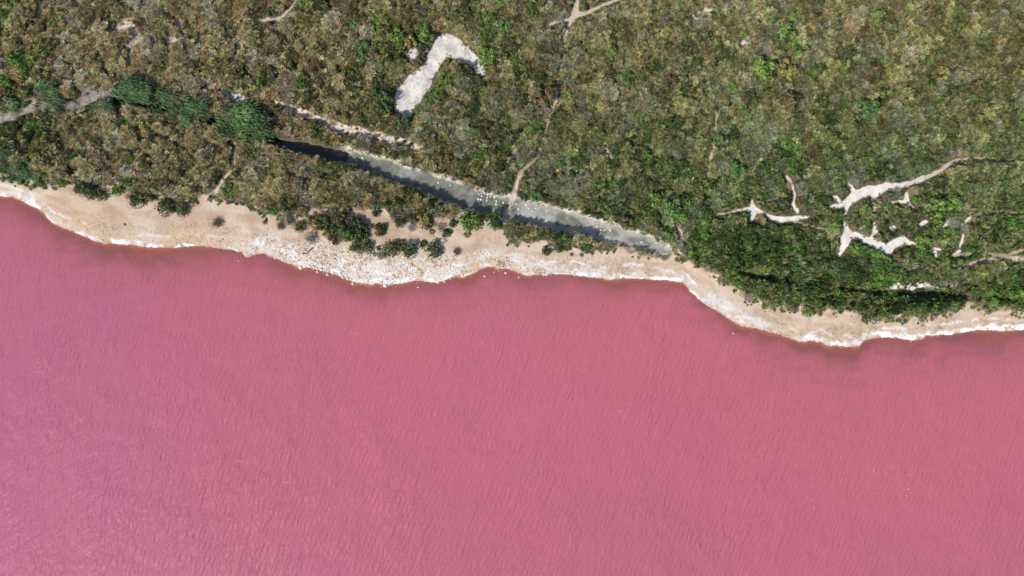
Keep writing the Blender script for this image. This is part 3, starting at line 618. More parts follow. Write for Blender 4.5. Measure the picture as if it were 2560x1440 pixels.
# ragged grass and seedlings along the scrub fringe
n0 = 5200
x = rp.uniform(-97, 97, n0); fpx = x / S + 1280
y = (720 - (np.interp(fpx, VX, VY) + rp.normal(4, 7, n0))) * S
Q = plan(x, y); mk = (Q['ds'] > .8) & (fbm(x, y, 1.6, 3, 351) > .52) & (Q['ditch'] < 0)
x, y = x[mk], y[mk]; n = len(x); s_ = rp.uniform(.10, .32, n)
cc = np.array([COLS[k] for k in 'OKGDPB'])[rp.integers(0, 6, n)] * rp.uniform(.7, 1.3, (n, 1))
scatter('fringe_grass', 'small dry tufts and seedlings at the edge of the scrub', np.stack([x, y, ground_z(x, y) - .02], -1), np.stack([x * 0, x * 0, rp.random(n) * 6.28], -1), np.stack([s_, s_, s_], -1), rp.integers(0, 10, n), cc, ALL)

n0 = 60000; x = rp.uniform(-97, 97, n0); y = rp.uniform(-8, 56, n0); Q = plan(x, y)
mk = (Q['dv'] > .3) & (((Q['clear'] > -3) & (Q['clear'] < 5)) | ((Q['path'] > -3) & (Q['path'] < 2)) | ((Q['track'] > -4) & (Q['track'] < 1)) | ((Q['chalk'] > -3) & (Q['chalk'] < 1)) | ((Q['ditch'] > -5) & (Q['ditch'] < 2))) & (fbm(x, y, 1.2, 3, 361) > .46)
x, y = x[mk], y[mk]; n = len(x); s_ = rp.uniform(.06, .20, n)
cc = np.array([COLS[k] for k in 'OKGKPB'])[rp.integers(0, 6, n)] * rp.uniform(.7, 1.2, (n, 1))
scatter('path_edge_grass', 'thin dry tufts growing into the bare patches and along the paths', np.stack([x, y, ground_z(x, y) - .02], -1), np.stack([x * 0, x * 0, rp.random(n) * 6.28], -1), np.stack([s_, s_, s_], -1), rp.integers(0, 10, n), cc, ALL)

# reed beds
REED = [((300,235),(430,262),14,170,1.9),((330,225),(420,250),12,90,1.9),((420,255),(520,295),15,130,1.7),((565,300),(640,318),20,230,2.2),((590,325),(640,340),12,70,2.0),((110,240),(160,252),14,100,1.7),((130,276),(165,280),6,30,1.4),((0,262),(50,270),8,60,1.5),((10,405),(100,440),18,110,1.2),((0,385),(60,425),20,60,1.2),((60,288),(85,290),6,24,1.4),((250,268),(290,272),5,30,1.4)]
X, Y, Sz, Tn = [], [], [], []
for (a, b), (c, d), w, k, hh in REED:
    k = int(k * .8); t_ = rp.random(k); X += list(a + (c - a) * t_ + rp.normal(0, w * .8, k)); Y += list(b + (d - b) * t_ + rp.normal(0, w * .7, k)); Sz += list(hh * rp.uniform(.7, 1.15, k))
    base_c = np.where(rp.random((k, 1)) < .84, np.array((.110, .205, .078)), np.array((.26, .24, .14))); Tn += list(base_c * rp.uniform(.5, 1.35, (k, 1)) * (1 + .08 * rp.normal(0, 1, (k, 3))))
x, y = to_m(np.array(X), np.array(Y)); Sz = np.array(Sz); Tn = np.array(Tn) * .9
mk = fbm(x, y, 2.4, 3, 371) > .33; x, y, Sz, Tn = x[mk], y[mk], Sz[mk], Tn[mk]; n = len(x)
scatter('reed_bed', 'leaning blue green reeds growing along the silted ditch', np.stack([x, y, ground_z(x, y)], -1), np.stack([x * 0, x * 0, rp.normal(0, .25, n)], -1), np.stack([Sz * .75, Sz * .75, Sz], -1), rp.integers(10, 13, n), np.clip(Tn, .02, .5), ALL)
STRAW = [((0,300),(70,285),9,130),((60,288),(120,272),8,110),((180,268),(290,236),12,240)]
X, Y = [], []
for (a, b), (c, d), w, k in STRAW:
    t_ = rp.random(k); X += list(a + (c - a) * t_ + rp.normal(0, w * .5, k)); Y += list(b + (d - b) * t_ + rp.normal(0, w * .5, k))
x, y = to_m(np.array(X), np.array(Y)); n = len(x); s_ = rp.uniform(.7, 1.2, n)
scatter('fallen_straw', 'flattened pale grey dead reeds lying in the ditch at the left', np.stack([x, y, ground_z(x, y) + .15], -1), np.stack([x * 0, x * 0, rp.normal(0, .35, n)], -1), np.stack([s_, s_, s_], -1), rp.integers(13, 15, n), np.array(COLS['S']) * rp.uniform(.7, 1.5, (n, 1)), ALL)

# shore rubble and stones
stones_p = [stone('rubble', rp, m_stone_i) for _ in range(5)]
n0 = 60000
x = rp.uniform(-97, 97, n0); fpx = x / S + 1280; sy_ = np.interp(fpx, SX, SY); vy_ = np.interp(fpx, VX, VY)
tt = rp.random(n0) ** 1.3 * 1.1 - .06; y = (720 - (sy_ + (vy_ - sy_) * tt)) * S
wgt = np.interp(fpx, RX, RV) * sm(.1, -.25, tt - np.interp(fpx, [0,300,500,640,900,1100,1220,1300,1450,1650,1750,1900,2100,2300,2560], [.3,.5,.55,.42,.55,.5,.35,.6,.75,.6,.5,.5,.75,.9,.8])) * (.25 + 1.2 * sm(.4, .6, fbm(x, y, 1.8, 3, 401)))
mk = (rp.random(n0) < wgt * .55) & ~((tt < 0) & (rp.random(n0) < .6)); x, y, tt, fpx = x[mk], y[mk], tt[mk], fpx[mk]; n = len(x)
Q = plan(x, y); mk = Q['dv'] < .3; x, y, tt, fpx = x[mk], y[mk], tt[mk], fpx[mk]; n = len(x)
gi_ = np.clip(np.searchsorted(XF, x) - 1, 0, len(XF) - 2); gj_ = np.clip(np.searchsorted(YF, y) - 1, 0, len(YF) - 2)
tint = C[gi_, gj_] * rp.uniform(.78, 1.12, (n, 1)); tint = np.clip(tint * np.array([1.03, 1., .97]), .05, .8)
tint = np.where((tt < .02)[:, None], np.array([.62, .46, .38]) * rp.uniform(.7, 1.2, (n, 1)), tint)
s_ = .04 + .095 * rp.random(n) ** 3; s_ *= 1 + .35 * ((fpx > 660) & (fpx < 1320))
scatter('shore_rubble', 'loose pale limestone cobbles strewn along the shoreline', np.stack([x, y, ground_z(x, y) + s_ * .15], -1), rp.random((n, 3)) * 6.28, np.stack([s_ * rp.uniform(.8, 1.4, n), s_, s_ * rp.uniform(.7, 1, n)], -1), rp.integers(0, 5, n), tint, stones_p)
# pebbles in the dry ditch and on chalky ground
n0 = 9000; k_ = rp.integers(0, len(DITCH) - 1, n0); D_ = np.array(DITCH); tq = rp.random(n0)[:, None]
pp = D_[k_] * (1 - tq) + D_[k_ + 1] * tq; X = pp[:, 0] + rp.normal(0, 5, n0); Y = pp[:, 1] + rp.uniform(-1.05, 1.0, n0) * pp[:, 2]
x, y = to_m(X, Y); Q = plan(x, y); mk = (Q['ditch'] > -6) & (X > 880) & (rp.random(n0) < .10 + .9 * sm(8, 0, Q['ditch']) * sm(.4, .6, fbm(x, y, 2, 2, 421))) & (Q['py'] < np.interp(X, D_[:, 0], D_[:, 1]) + 14)
x, y = x[mk], y[mk]; n = len(x); s_ = .035 + .07 * rp.random(n) ** 2
scatter('ditch_pebbles', 'small pale stones lying on the dry grey ditch bed and its bank', np.stack([x, y, ground_z(x, y) + .01], -1), rp.random((n, 3)) * 6.28, np.stack([s_, s_, s_ * .8], -1), rp.integers(0, 5, n), np.array([.56, .52, .46]) * rp.uniform(.6, 1.3, (n, 1)), stones_p)
# flecks of foam on the lake
F1 = [(532,1137,9,3),(517,1145,2,1),(596,1155,9,7),(612,1172,8,3),(638,1196,2,2),(668,1198,6,4),(682,1210,4,2),(708,1207,6,3),(735,1250,25,6),(766,1252,6,2),(52,1320,1,1),(2050,1210,50,10),(2200,1205,40,14),(2300,1225,50,6),(390,1340,3,2),(905,838,10,2),(1190,1070,60,4),(1600,900,200,6),(880,1260,30,4),(940,1180,80,5),(1340,940,100,5)]
X = np.concatenate([rp.normal(a, max(w, .5), k) for a, b, w, k in F1]); Y = np.concatenate([rp.normal(b, max(w * .6, .5), k) for a, b, w, k in F1])
x, y = to_m(X, Y); n = len(x); s_ = rp.uniform(.025, .055, n)
scatter('foam_flecks', 'tiny white flecks of foam floating on the pink water', np.stack([x, y, x * 0 + .005], -1), np.stack([x * 0, x * 0, rp.random(n) * 6.28], -1), np.stack([s_, s_ * 1.6, s_ * .3], -1), rp.integers(0, 5, n), np.ones((n, 3)) * .85, stones_p)

# ------------------------------------------------------------------ countable shrubs
r2 = np.random.default_rng(5)
FOL = {'leafy': [foliage('foliage', r2, 640, .10, l, .8, .6, M_LO) for l in (7, 9, 11)],
       'round': [foliage('foliage', r2, 620, .075, 18, .75, .5, M_LO) for _ in range(2)],
       'twiggy': [twigs('foliage', r2, 620, .34, .020, .7, M_LO, leaves=.55, spread=sp_) for sp_ in (.34, .42, .5)]}
m_bark, nt, bs = nodes_of('grey_bark'); bs.inputs['Base Color'].default_value = (.10, .08, .06, 1); bs.inputs['Roughness'].default_value = .9
def stem_mesh(r):
    V, Fc = [], []
    for b in range(5):
        a = r.random() * 6.28; tip = np.array([math.cos(a) * .5, math.sin(a) * .5, .5]); rad = .05
        for j in range(3):
            c = tip * j / 2 * np.array([1, 1, 1]) + np.array([0, 0, .05 * j]); w = rad * (1 - .4 * j)
            V += [c + w * np.array([math.cos(q * 1.571), math.sin(q * 1.571), 0]) for q in range(4)]
            if j: k = len(V) - 8; Fc += [[k + q, k + (q + 1) % 4, k + 4 + (q + 1) % 4, k + 4 + q] for q in range(4)]
    me = mesh_np('stem', np.array(V), np.array(Fc)); me.materials.append(m_bark); return me
STEM = [stem_mesh(r2) for _ in range(2)]
def shrub(px_, py_, r_, sp, label, group, style=None, tallness=None, name='shrub'):
    R_ = r_ * S * 1.04; x_, y_ = to_m(px_, py_)
    zz = float(ground_z(np.array([x_]), np.array([y_]))[0])
    hgt_ = (tallness if tallness else .85) * R_ * 1.15
    k = (120.7 - zz - .5 * hgt_) / 120.0
    x_, y_ = x_ * k, y_ * k                      # the crown, not the foot, is what the plan was read from
    o = bpy.data.objects.new(name, None); o.empty_display_size = .3; link(o)
    o.location = (x_, y_, zz - .04); o.rotation_euler = (0, 0, r2.random() * 6.28); s = R_ / .92
    o.scale = (s * r2.uniform(.92, 1.1), s * r2.uniform(.92, 1.1), hgt_ / .8)
    st = style or {'G': 'twiggy', 'P': 'twiggy', 'K': 'twiggy', 'S': 'twiggy'}.get(sp, 'leafy')
    f_ = link(bpy.data.objects.new('foliage', FOL[st][r2.integers(0, len(FOL[st]))]), o)
    c = np.array({'R': (.19, .135, .065)}.get(sp, COLS[sp])) * r2.uniform(.88, 1.15); f_.color = (*np.clip(c * (1 + .06 * r2.normal(0, 1, 3)), .01, .8), 1)
    link(bpy.data.objects.new('stem', STEM[r2.integers(0, 2)]), o)
    tag(o, label, 'shrub', group); return o
GB = 'shrubs standing on the beach'
BEACH = [
 (701,565,10,'P','grey brown shrub at the left end of the row left of the big beach thicket'),(725,553,11,'P','dark twiggy shrub between two shrubs left of the big beach thicket'),
 (749,565,14,'D','round green shrub immediately left of the big beach thicket'),(777,594,14,'G','sparse grey twiggy shrub on sand below left of the big beach thicket'),
 (662,555,6,'P','tiny dark shrub alone on sand left of the big beach thicket'),(949,575,16,'R','rust brown round shrub just right of the big beach thicket'),
 (888,614,15,'D','dark shrub at the left of the pair directly below the big beach thicket'),(919,620,15,'D','darker right half of the pair directly below the big beach thicket'),
 (900,628,9,'G','grey leafless bush between the pair below the big beach thicket'),(878,622,5,'B','small bright green shrub on the left foot of the pair below the thicket'),
 (975,625,20,'D','large dark green shrub in the middle of the beach nearest the rubble'),(952,638,10,'G','grey green shrub at the lower left foot of the large middle beach shrub'),
 (947,620,6,'D','small shrub at the upper left of the large middle beach shrub'),(1022,627,21,'D','large shrub right of the large middle beach shrub and nearly touching it'),
 (1000,612,12,'O','olive shrub wedged behind the two large middle beach shrubs'),(936,636,5,'O','very small shrub left of the grey green one on the middle beach'),
 (1057,610,9,'D','small dark shrub touching the upper left of the last round beach shrub'),(1085,627,22,'D','round olive green shrub at the right end of the middle beach row'),
 (1142,629,9,'P','low purple brown bush alone on sand right of the middle beach row'),(940,532,10,'D','small dark shrub above the rust brown shrub on the beach'),
 (990,535,16,'P','brown shrub at the scrub edge above the middle beach row'),(1000,556,13,'D','dark shrub on the left of the clump above the middle beach row'),
 (1028,546,14,'D','dark shrub in the centre of the clump above the middle beach row'),(1060,551,20,'Y','yellow green shrub at the right end of the clump above the middle beach row'),
 (1068,563,11,'D','dark green foot of the yellow green shrub above the middle beach row'),(1030,569,8,'G','small grey bush on sand below the clump above the middle beach row'),
 (1079,580,7,'O','small olive shrub on sand below the yellow green one'),(1103,568,9,'G','small grey green shrub left of the loose trio on the sand'),
 (1132,560,9,'D','upper shrub of the loose trio on the sand near the footpath'),(1116,583,11,'D','lowest and darkest shrub of the loose trio on the sand'),
 (1167,586,8,'O','small olive tuft alone on sand left of the footpath end'),(1177,552,25,'B','broad green shrub at the scrub edge left of the footpath end'),
 (1237,552,21,'D','green shrub right beside the left edge of the footpath end'),(1240,562,14,'B','bright green lower side of the shrub beside the footpath end'),
 (757,528,12,'Y','yellow green shrub on the scrub edge above the left beach row'),(866,523,9,'O','small olive shrub behind the big beach thicket'),
 (1366,627,11,'D','small round dark shrub alone on sand below the dry ditch'),(1396,618,15,'D','dark shrub on the scrub edge above right of the small round one'),
 (1429,636,5,'P','tiny brown tuft left of a like one below the dry ditch'),(1454,637,4.5,'P','tiny brown tuft right of a like one below the dry ditch'),(1466,620,13,'D','dark shrub jutting from the scrub edge below the dry ditch'),
 (411,521,19,'D','left shrub of the pair on the sand at the left beach'),(430,524,9,'D','dark right shoulder of the left shrub of the pair at the left beach'),(452,522,15,'D','right shrub of the pair on the sand at the left beach'),
 (542,557,12,'P','low purple brown bush alone in the middle of the left beach'),(312,561,3,'P','speck of a bush alone on the left beach below the jutting shrubs'),
 (200,468,18,'D','first from left of the dark shrubs jutting onto the left beach'),(219,483,17,'D','second from left and lowest of the dark shrubs jutting onto the left beach'),
 (252,487,15,'D','third from left of the dark shrubs jutting onto the left beach, standing apart'),(290,473,17,'B','bright green shrub, fourth from left on the left beach edge'),
 (304,462,10,'D','dark shrub leaning behind the bright green one on the left beach edge'),(342,500,21,'D','broad dark shrub jutting onto the left beach right of the bright green one'),
 (372,491,13,'O','olive shrub behind the right side of the broad jutting one at the left beach'),(155,451,15,'B','yellowish green shrub at the scrub edge left of the dark jutting shrubs'),
 (37,436,12,'D','dark low shrub on the sand near the left border'),(68,440,8,'P','small brown bush on the sand near the left border'),
 (2024,778,17,'B','round spiky yellow green shrub standing alone forward on the right beach'),(2041,772,12,'O','olive shrub touching the right of the round forward shrub'),
 (2103,777,8,'D','small dark shrub on the pale bank of the right beach'),(2165,790,9,'D','small dark shrub at the foot of the tall hedge on the right beach'),
 (2467,766,8,'D','small dark shrub in the sandy notch at the far right beach'),(1941,757,12,'B','small green shrub on the beach edge below the dark ditch'),(1988,760,11,'D','dark shrub left of the round forward shrub on the right beach'),(1872,737,11,'G','grey green shrub on the slope above the right beach track'),
 (1693,649,6,'P','small purple brown bush in the sandy gap at the end of the dry ditch'),(1712,588,7,'O','grey olive bush beside the little hooked path right of the dry ditch'),
]
THICK = [(790,560,16,'Y'),(776,552,11,'O'),(808,550,17,'D'),(830,545,18,'P'),(850,548,18,'R'),(868,558,17,'P'),(888,563,18,'D'),(906,575,17,'D'),(850,568,20,'D'),(826,568,16,'D'),(873,583,17,'E'),(893,591,13,'D'),(848,590,13,'G'),(868,597,10,'E'),(830,593,13,'R'),(838,604,10,'R'),(818,583,12,'Y'),(800,567,9,'D'),(912,590,10,'D'),(858,575,12,'G')]
TW = ['yellow green bush at the left tip','olive bush at the upper left tip','green bush of the upper left','brown tipped bush on the top edge left of the middle','rust brown bush on the top edge','brown bush on the upper right side','dark bush on the right shoulder','dark bush at the right end','large green bush at the centre','dark bush left of the centre','brighter green bush right of and below the centre','dark bush at the lower right edge','grey bush at the bottom edge','small bright green bush on the bottom edge','rust brown bush at the lower left edge','lowest rust brown bush','yellowish bush on the lower left edge','small bush in the left third','small dark bush at the right foot','grey bush in the heart']
for (a, b, c, d, e_) in BEACH: shrub(a, b, c, d, e_, GB, tallness=.95 if c > 8 else .7, style='round' if (d in 'DB' and c > 12) else None)
for (a, b, c, d), w in zip(THICK, TW): shrub(a, b, c, d, w + ' of the big beach thicket', 'bushes of the big beach thicket', tallness=1.05)

GG = 'bright green shrubs in the scrub'
GREEN = [
 (28,2,18,'B','yellow green shrub cut by the top border at the far left'),(40,147,20,'B','green shrub near the left border above the straw filled ditch'),(12,122,13,'B','green shrub on the left border, uppermost of three'),
 (15,200,17,'B','green shrub on the left border, lowest of three'),(60,178,12,'B','green shrub right of the lowest one on the left border'),(80,28,9,'B','small green shrub near the top left corner'),
 (552,146,12,'B','isolated green shrub in the khaki scrub right of the two bare patches at upper left'),(232,226,10,'B','small green shrub on the upper edge of the right straw patch'),
 (80,305,13,'B','bright green shrub below the straw filled ditch at the left'),(138,305,11,'B','narrow green shrub right of the bright one below the straw filled ditch'),(11,322,13,'B','green shrub on the left border below the pool'),(5,352,11,'B','second green shrub down on the left border below the pool'),
 (52,338,13,'Y','yellow shrub right of the green ones below the pool'),(360,312,16,'Y','yellow olive dome below the long reed bed'),(480,45,10,'Y','yellow green tuft right of the upper left bare patches'),(575,222,8,'B','small green shrub on the chalk patch above the reed bed'),
 (942,73,15,'B','light green shrub at the top of the green group left of the chalk clearing'),(987,90,22,'B','largest light green shrub of the green group left of the chalk clearing'),(1027,104,16,'Y','yellow green shrub on the right of the green group near the clearing'),
 (908,118,20,'E','dense green shrub at the left of the green group'),(909,150,11,'E','small green shrub below the dense one at the left of the green group'),(940,106,14,'B','green shrub in the middle of the green group'),(944,162,14,'E','lowest green shrub of the green group'),
 (1064,84,20,'B','green shrub above the left spur of the chalk clearing'),(882,56,10,'E','small green shrub upper left of the green group'),(1218,142,25,'B','large bright green shrub at the right end of the chalk clearing hook'),
 (1155,175,21,'D','dark green shrub inside the hook of the chalk clearing'),(1150,182,12,'E','bright green patch on the dark shrub inside the hook'),(1113,196,16,'B','green shrub at the inner bend of the chalk clearing'),(1102,217,12,'B','green shrub on the right rim of the lower clearing, uppermost of three'),
 (1081,240,14,'E','green shrub on the right rim of the lower clearing, middle of three'),(1066,254,12,'E','green shrub on the right rim of the lower clearing, lowest of three'),(947,212,20,'D','dark bushy shrub left of the lower clearing'),(952,248,24,'D','largest dark shrub left of the lower clearing'),
 (965,272,14,'D','dark shrub at the lower left corner of the clearing'),(1006,306,23,'D','round very dark shrub just below the chalk clearing'),(1043,278,11,'B','bright green shrub at the bottom right of the chalk clearing'),(747,208,15,'E','green shrub alone in the scrub left of the clearing'),
 (675,174,10,'E','small green shrub far left of the clearing'),(727,318,12,'B','green shrub on the lower side of the gravel streak'),(864,294,16,'Y','olive shrub left on the upper side of the gravel streak'),(900,296,15,'D','dark olive shrub right on the upper side of the gravel streak'),
 (1155,27,11,'B','small green shrub near the top border above the clearing'),(1255,7,13,'B','green shrub on the top border right of the clearing'),(1262,64,15,'B','green shrub between the clearing and the path fork'),(1215,272,9,'B','small green shrub right of the lower clearing'),
 (1076,297,10,'B','small green tuft right of the round dark shrub'),(1185,325,10,'E','small green shrub above the middle of the dry ditch'),(1384,90,9,'E','small green shrub beside the footpath below the fork'),(1532,130,20,'B','bright green shrub alone between fork and top middle scrub'),
 (1420,150,12,'B','green shrub touching the right side of the footpath'),(1907,167,27,'B','large bright green shrub in the upper right scrub'),(1832,217,15,'B','green shrub lower left of the large bright one'),(1667,76,12,'Y','yellow green tuft right of the path fork'),
 (1492,33,8,'B','little green tuft under the right branch of the path'),(1475,245,11,'B','small green shrub right of the pale bit of footpath'),(1337,315,10,'E','small green shrub left of the footpath middle'),(1795,350,14,'B','yellow green shrub above the heath patches'),
 (1862,85,12,'B','green shrub above the small chalk patch at upper right'),(1340,107,12,'B','green shrub left of the footpath top'),(1435,272,8,'B','little green tuft right of the footpath middle'),(1595,292,12,'B','green shrub in the centre of the middle scrub'),
 (1362,232,25,'R','large rusty yellow shrub left of the pale bit of footpath'),(1677,205,20,'R','rusty shrub in the middle scrub left of the large bright one'),(1862,275,14,'B','green shrub below the large bright one in the upper right'),(1552,347,10,'R','small rust red bush above the dry ditch end'),
 (2047,17,12,'B','light green shrub near the top border beside a white stone'),(2197,37,16,'B','light green shrub near the top border at the right'),(2185,58,12,'B','light green shrub below the one near the top border at the right'),(2172,276,28,'E','emerald green shrub, largest in the right scrub'),
 (2182,258,13,'E','upper shoot of the emerald green shrub'),(2435,241,12,'E','small emerald shrub near the right border'),(2357,185,19,'Y','yellow green dome in the far right scrub'),(2222,171,12,'Y','small yellow bush above the emerald one'),
 (2557,312,13,'E','emerald shrub cut by the right border'),(1987,42,14,'B','light green shrub left of the white stone at the top'),(1967,78,22,'B','wide light green shrub under the one left of the white stone'),(2127,72,18,'K','straw yellow tuft in the upper right scrub'),
 (1977,252,27,'R','broad rust coloured shrub left of the emerald one'),(1970,170,24,'Y','yellow rust shrub right of the large bright one'),(2277,137,18,'S','pale grey bush in the far right scrub'),(1992,336,10,'B','small green shrub under the broad rust one'),
 (1401,409,16,'E','blue green shrub above the dry ditch right of the footpath'),(1480,462,11,'B','green shrub above the ditch, left of a yellow green one'),(1507,465,12,'B','yellow green shrub above the dry ditch middle'),(1760,460,14,'B','tall narrow green shrub left of the heath domes'),(1764,478,12,'B','lower part shrub of the tall narrow green pair'),
 (1840,422,20,'E','green shrub on top of the first heath dome'),(1815,380,9,'B','small green tuft above the first heath dome'),(1642,498,25,'B','yellow green shrub at the left of the green mass above the ditch'),(1677,516,26,'E','deep green shrub at the centre of the green mass above the ditch'),
 (1587,522,14,'Y','yellow green shrub on the ditch bank above its bend'),(1517,532,14,'E','bluish green shrub on the ditch bank'),(1567,557,16,'R','golden brown shrub on the ditch bank'),(1640,567,16,'R','brown shrub on the ditch bank near its end'),(1670,590,16,'B','green shrub at the upper end of the ditch by the hooked path'),
 (1342,490,14,'E','green shrub at the ditch rim right of the footpath'),(1355,364,8,'B','light green tuft touching the footpath bend'),(975,385,10,'B','bright yellow green shrub on the ditch rim'),(1020,396,9,'E','small round green shrub on the ditch rim'),(890,496,10,'B','green shrub in the scrub above the beach thicket'),
 (1110,407,20,'R','olive rust shrub above the dry ditch left part'),(945,508,16,'T','bluish green shrub at the scrub edge above the rust one'),(677,526,14,'E','green shrub at the scrub edge above the left of the thicket'),(2085,405,15,'B','green shrub above the branching white path'),(2180,398,14,'E','emerald shrub above the long white path'),(2150,402,10,'Y','yellow green bush left of the emerald one above the path'),
 (2390,512,20,'B','bright green shrub below the long white path'),(2340,520,24,'B','yellow green spread left of the bright one below the path'),(2310,605,18,'B','yellow green bush in the lower right heath'),(2425,470,10,'E','green tuft right of the long white path'),(1870,432,9,'O','olive bush beside the small bare streak of the heath'),
]
for (a, b, c, d, e_) in GREEN: shrub(a, b, c, d, e_, GG, tallness=.85)

# other bushes told apart by the landmark they stand beside
LM = [(430,108,'the pale patch at upper left',28),(335,100,'the forked bare patch at upper left',34),(600,245,'the chalk patch above the reeds',26),(700,50,'the short bent path at the top left',26),(1030,230,'the lower chalk clearing',52),(1150,128,'the hook of the chalk clearing',40),
 (1435,42,'the path fork at the top',30),(1745,35,'the top right chalk patch',30),(1860,112,'the small chalk patch at upper right',26),(1388,250,'the pale stretch of the footpath',30),(590,400,'the thin path down to the left beach',26),(875,445,'the straw coloured bank south of the ditch',32),(1880,530,'the white star shaped clearing',26),
 (2165,480,'the wide part of the branching white path',34),(2112,590,'the white triangle clearing',30),(2220,615,'the zigzag white clearing',28),(2262,500,'the small forked white patch',24),(2365,558,'the small white sliver in the lower heath',18),(2415,548,'the pointed white patch at the right',22),(2395,405,'the end of the long white path',26),
 (2300,670,'the brown track above the right ditch',26),(1983,485,'the thin vertical white streak',20),(1250,495,'the stones in the dry ditch',48),(1430,472,'the spiky rosette plant',34),(1700,585,'the little hooked path',26),(2172,277,'the emerald green shrub',46),(1907,167,'the large bright green shrub at upper right',44),(2357,185,'the yellow green dome at far right',38)]
DIRS = [('above', 0, -1), ('above right of', .75, -.75), ('right of', 1, 0), ('below right of', .75, .75), ('below', 0, 1), ('below left of', -.75, .75), ('left of', -1, 0), ('above left of', -.75, -.75)]
CN = {'K': 'khaki', 'O': 'olive', 'G': 'grey twiggy', 'D': 'dark green', 'B': 'green', 'R': 'rust brown', 'Y': 'yellowish'}
for (a, b, nm, dist) in LM:
    for (dn, ux, uy) in DIRS:
        qx, qy = a + ux * dist * r2.uniform(1.0, 1.3), b + uy * dist * r2.uniform(1.0, 1.3)
        wx, wy = to_m(np.array([qx]), np.array([qy])); Q = plan(wx, wy)
        if Q['dv'][0] < 1 or max(Q[k][0] for k in ('path', 'clear', 'ditch', 'ditch2', 'chalk')) > -5 or qy < 4: continue
        if min(math.hypot(qx - g_[0], qy - g_[1]) - g_[2] for g_ in GREEN) < 6: continue
        kk, _ = species(np.array([qx]), np.array([qy]), r2); s1 = SP[kk[0]]
        shrub(qx, qy, r2.uniform(8.5, 12.5), s1, '%s bush %s %s' % (CN[s1], dn, nm), 'larger bushes in the dense scrub', tallness=.95)

# spiky rosette plant above the ditch
m_ros = M_LO
def rosette():
    V, Fc, T = [], [], []
    rr = np.random.default_rng(9)
    def blade(L, up, w, tone, a):
        d = np.array([math.cos(a), math.sin(a), 0]); s = np.array([-d[1], d[0], 0]) * w; k = len(V)
        for q, f_ in ((0.05, 1), (.5, 1.2), (1, .1)):
            c = d * L * q + np.array([0, 0, .15 + up * math.sin(q * 2.2)]); V.extend([c - s * f_, c + s * f_])
        Fc.extend([[k, k + 1, k + 3, k + 2], [k + 2, k + 3, k + 5, k + 4]]); T.extend([tone] * 6)
    for i in range(80): blade(rr.uniform(.8, 1.6), rr.uniform(.15, .6), .03, rr.uniform(.7, 1.3), rr.random() * 6.28)
    me = mesh_np('dry_leaves', np.array(V), np.array(Fc)); vattr(me, 'leaf_tone', 'FLOAT', T); me.materials.append(M_LO)
    V.clear(); Fc.clear(); T.clear()
    for i in range(40): blade(rr.uniform(.25, .6), rr.uniform(.5, .9), .035, rr.uniform(.8, 1.3), rr.random() * 6.28)
    m2 = mesh_np('green_heart', np.array(V), np.array(Fc)); vattr(m2, 'leaf_tone', 'FLOAT', T); m2.materials.append(M_LO); return me, m2
ma, mb_ = rosette(); xx, yy = to_m(1431, 474)
ro = link(bpy.data.objects.new('rosette_plant', None)); ro.location = (xx, yy, float(ground_z(np.array([xx]), np.array([yy]))[0]) + .45)
tag(ro, 'spiky rosette plant with radiating grey leaves and green heart above the dry ditch', 'plant')
o = link(bpy.data.objects.new('dry_leaves', ma), ro); o.color = (.30, .265, .225, 1); o = link(bpy.data.objects.new('green_heart', mb_), ro); o.color = (.12, .19, .06, 1)

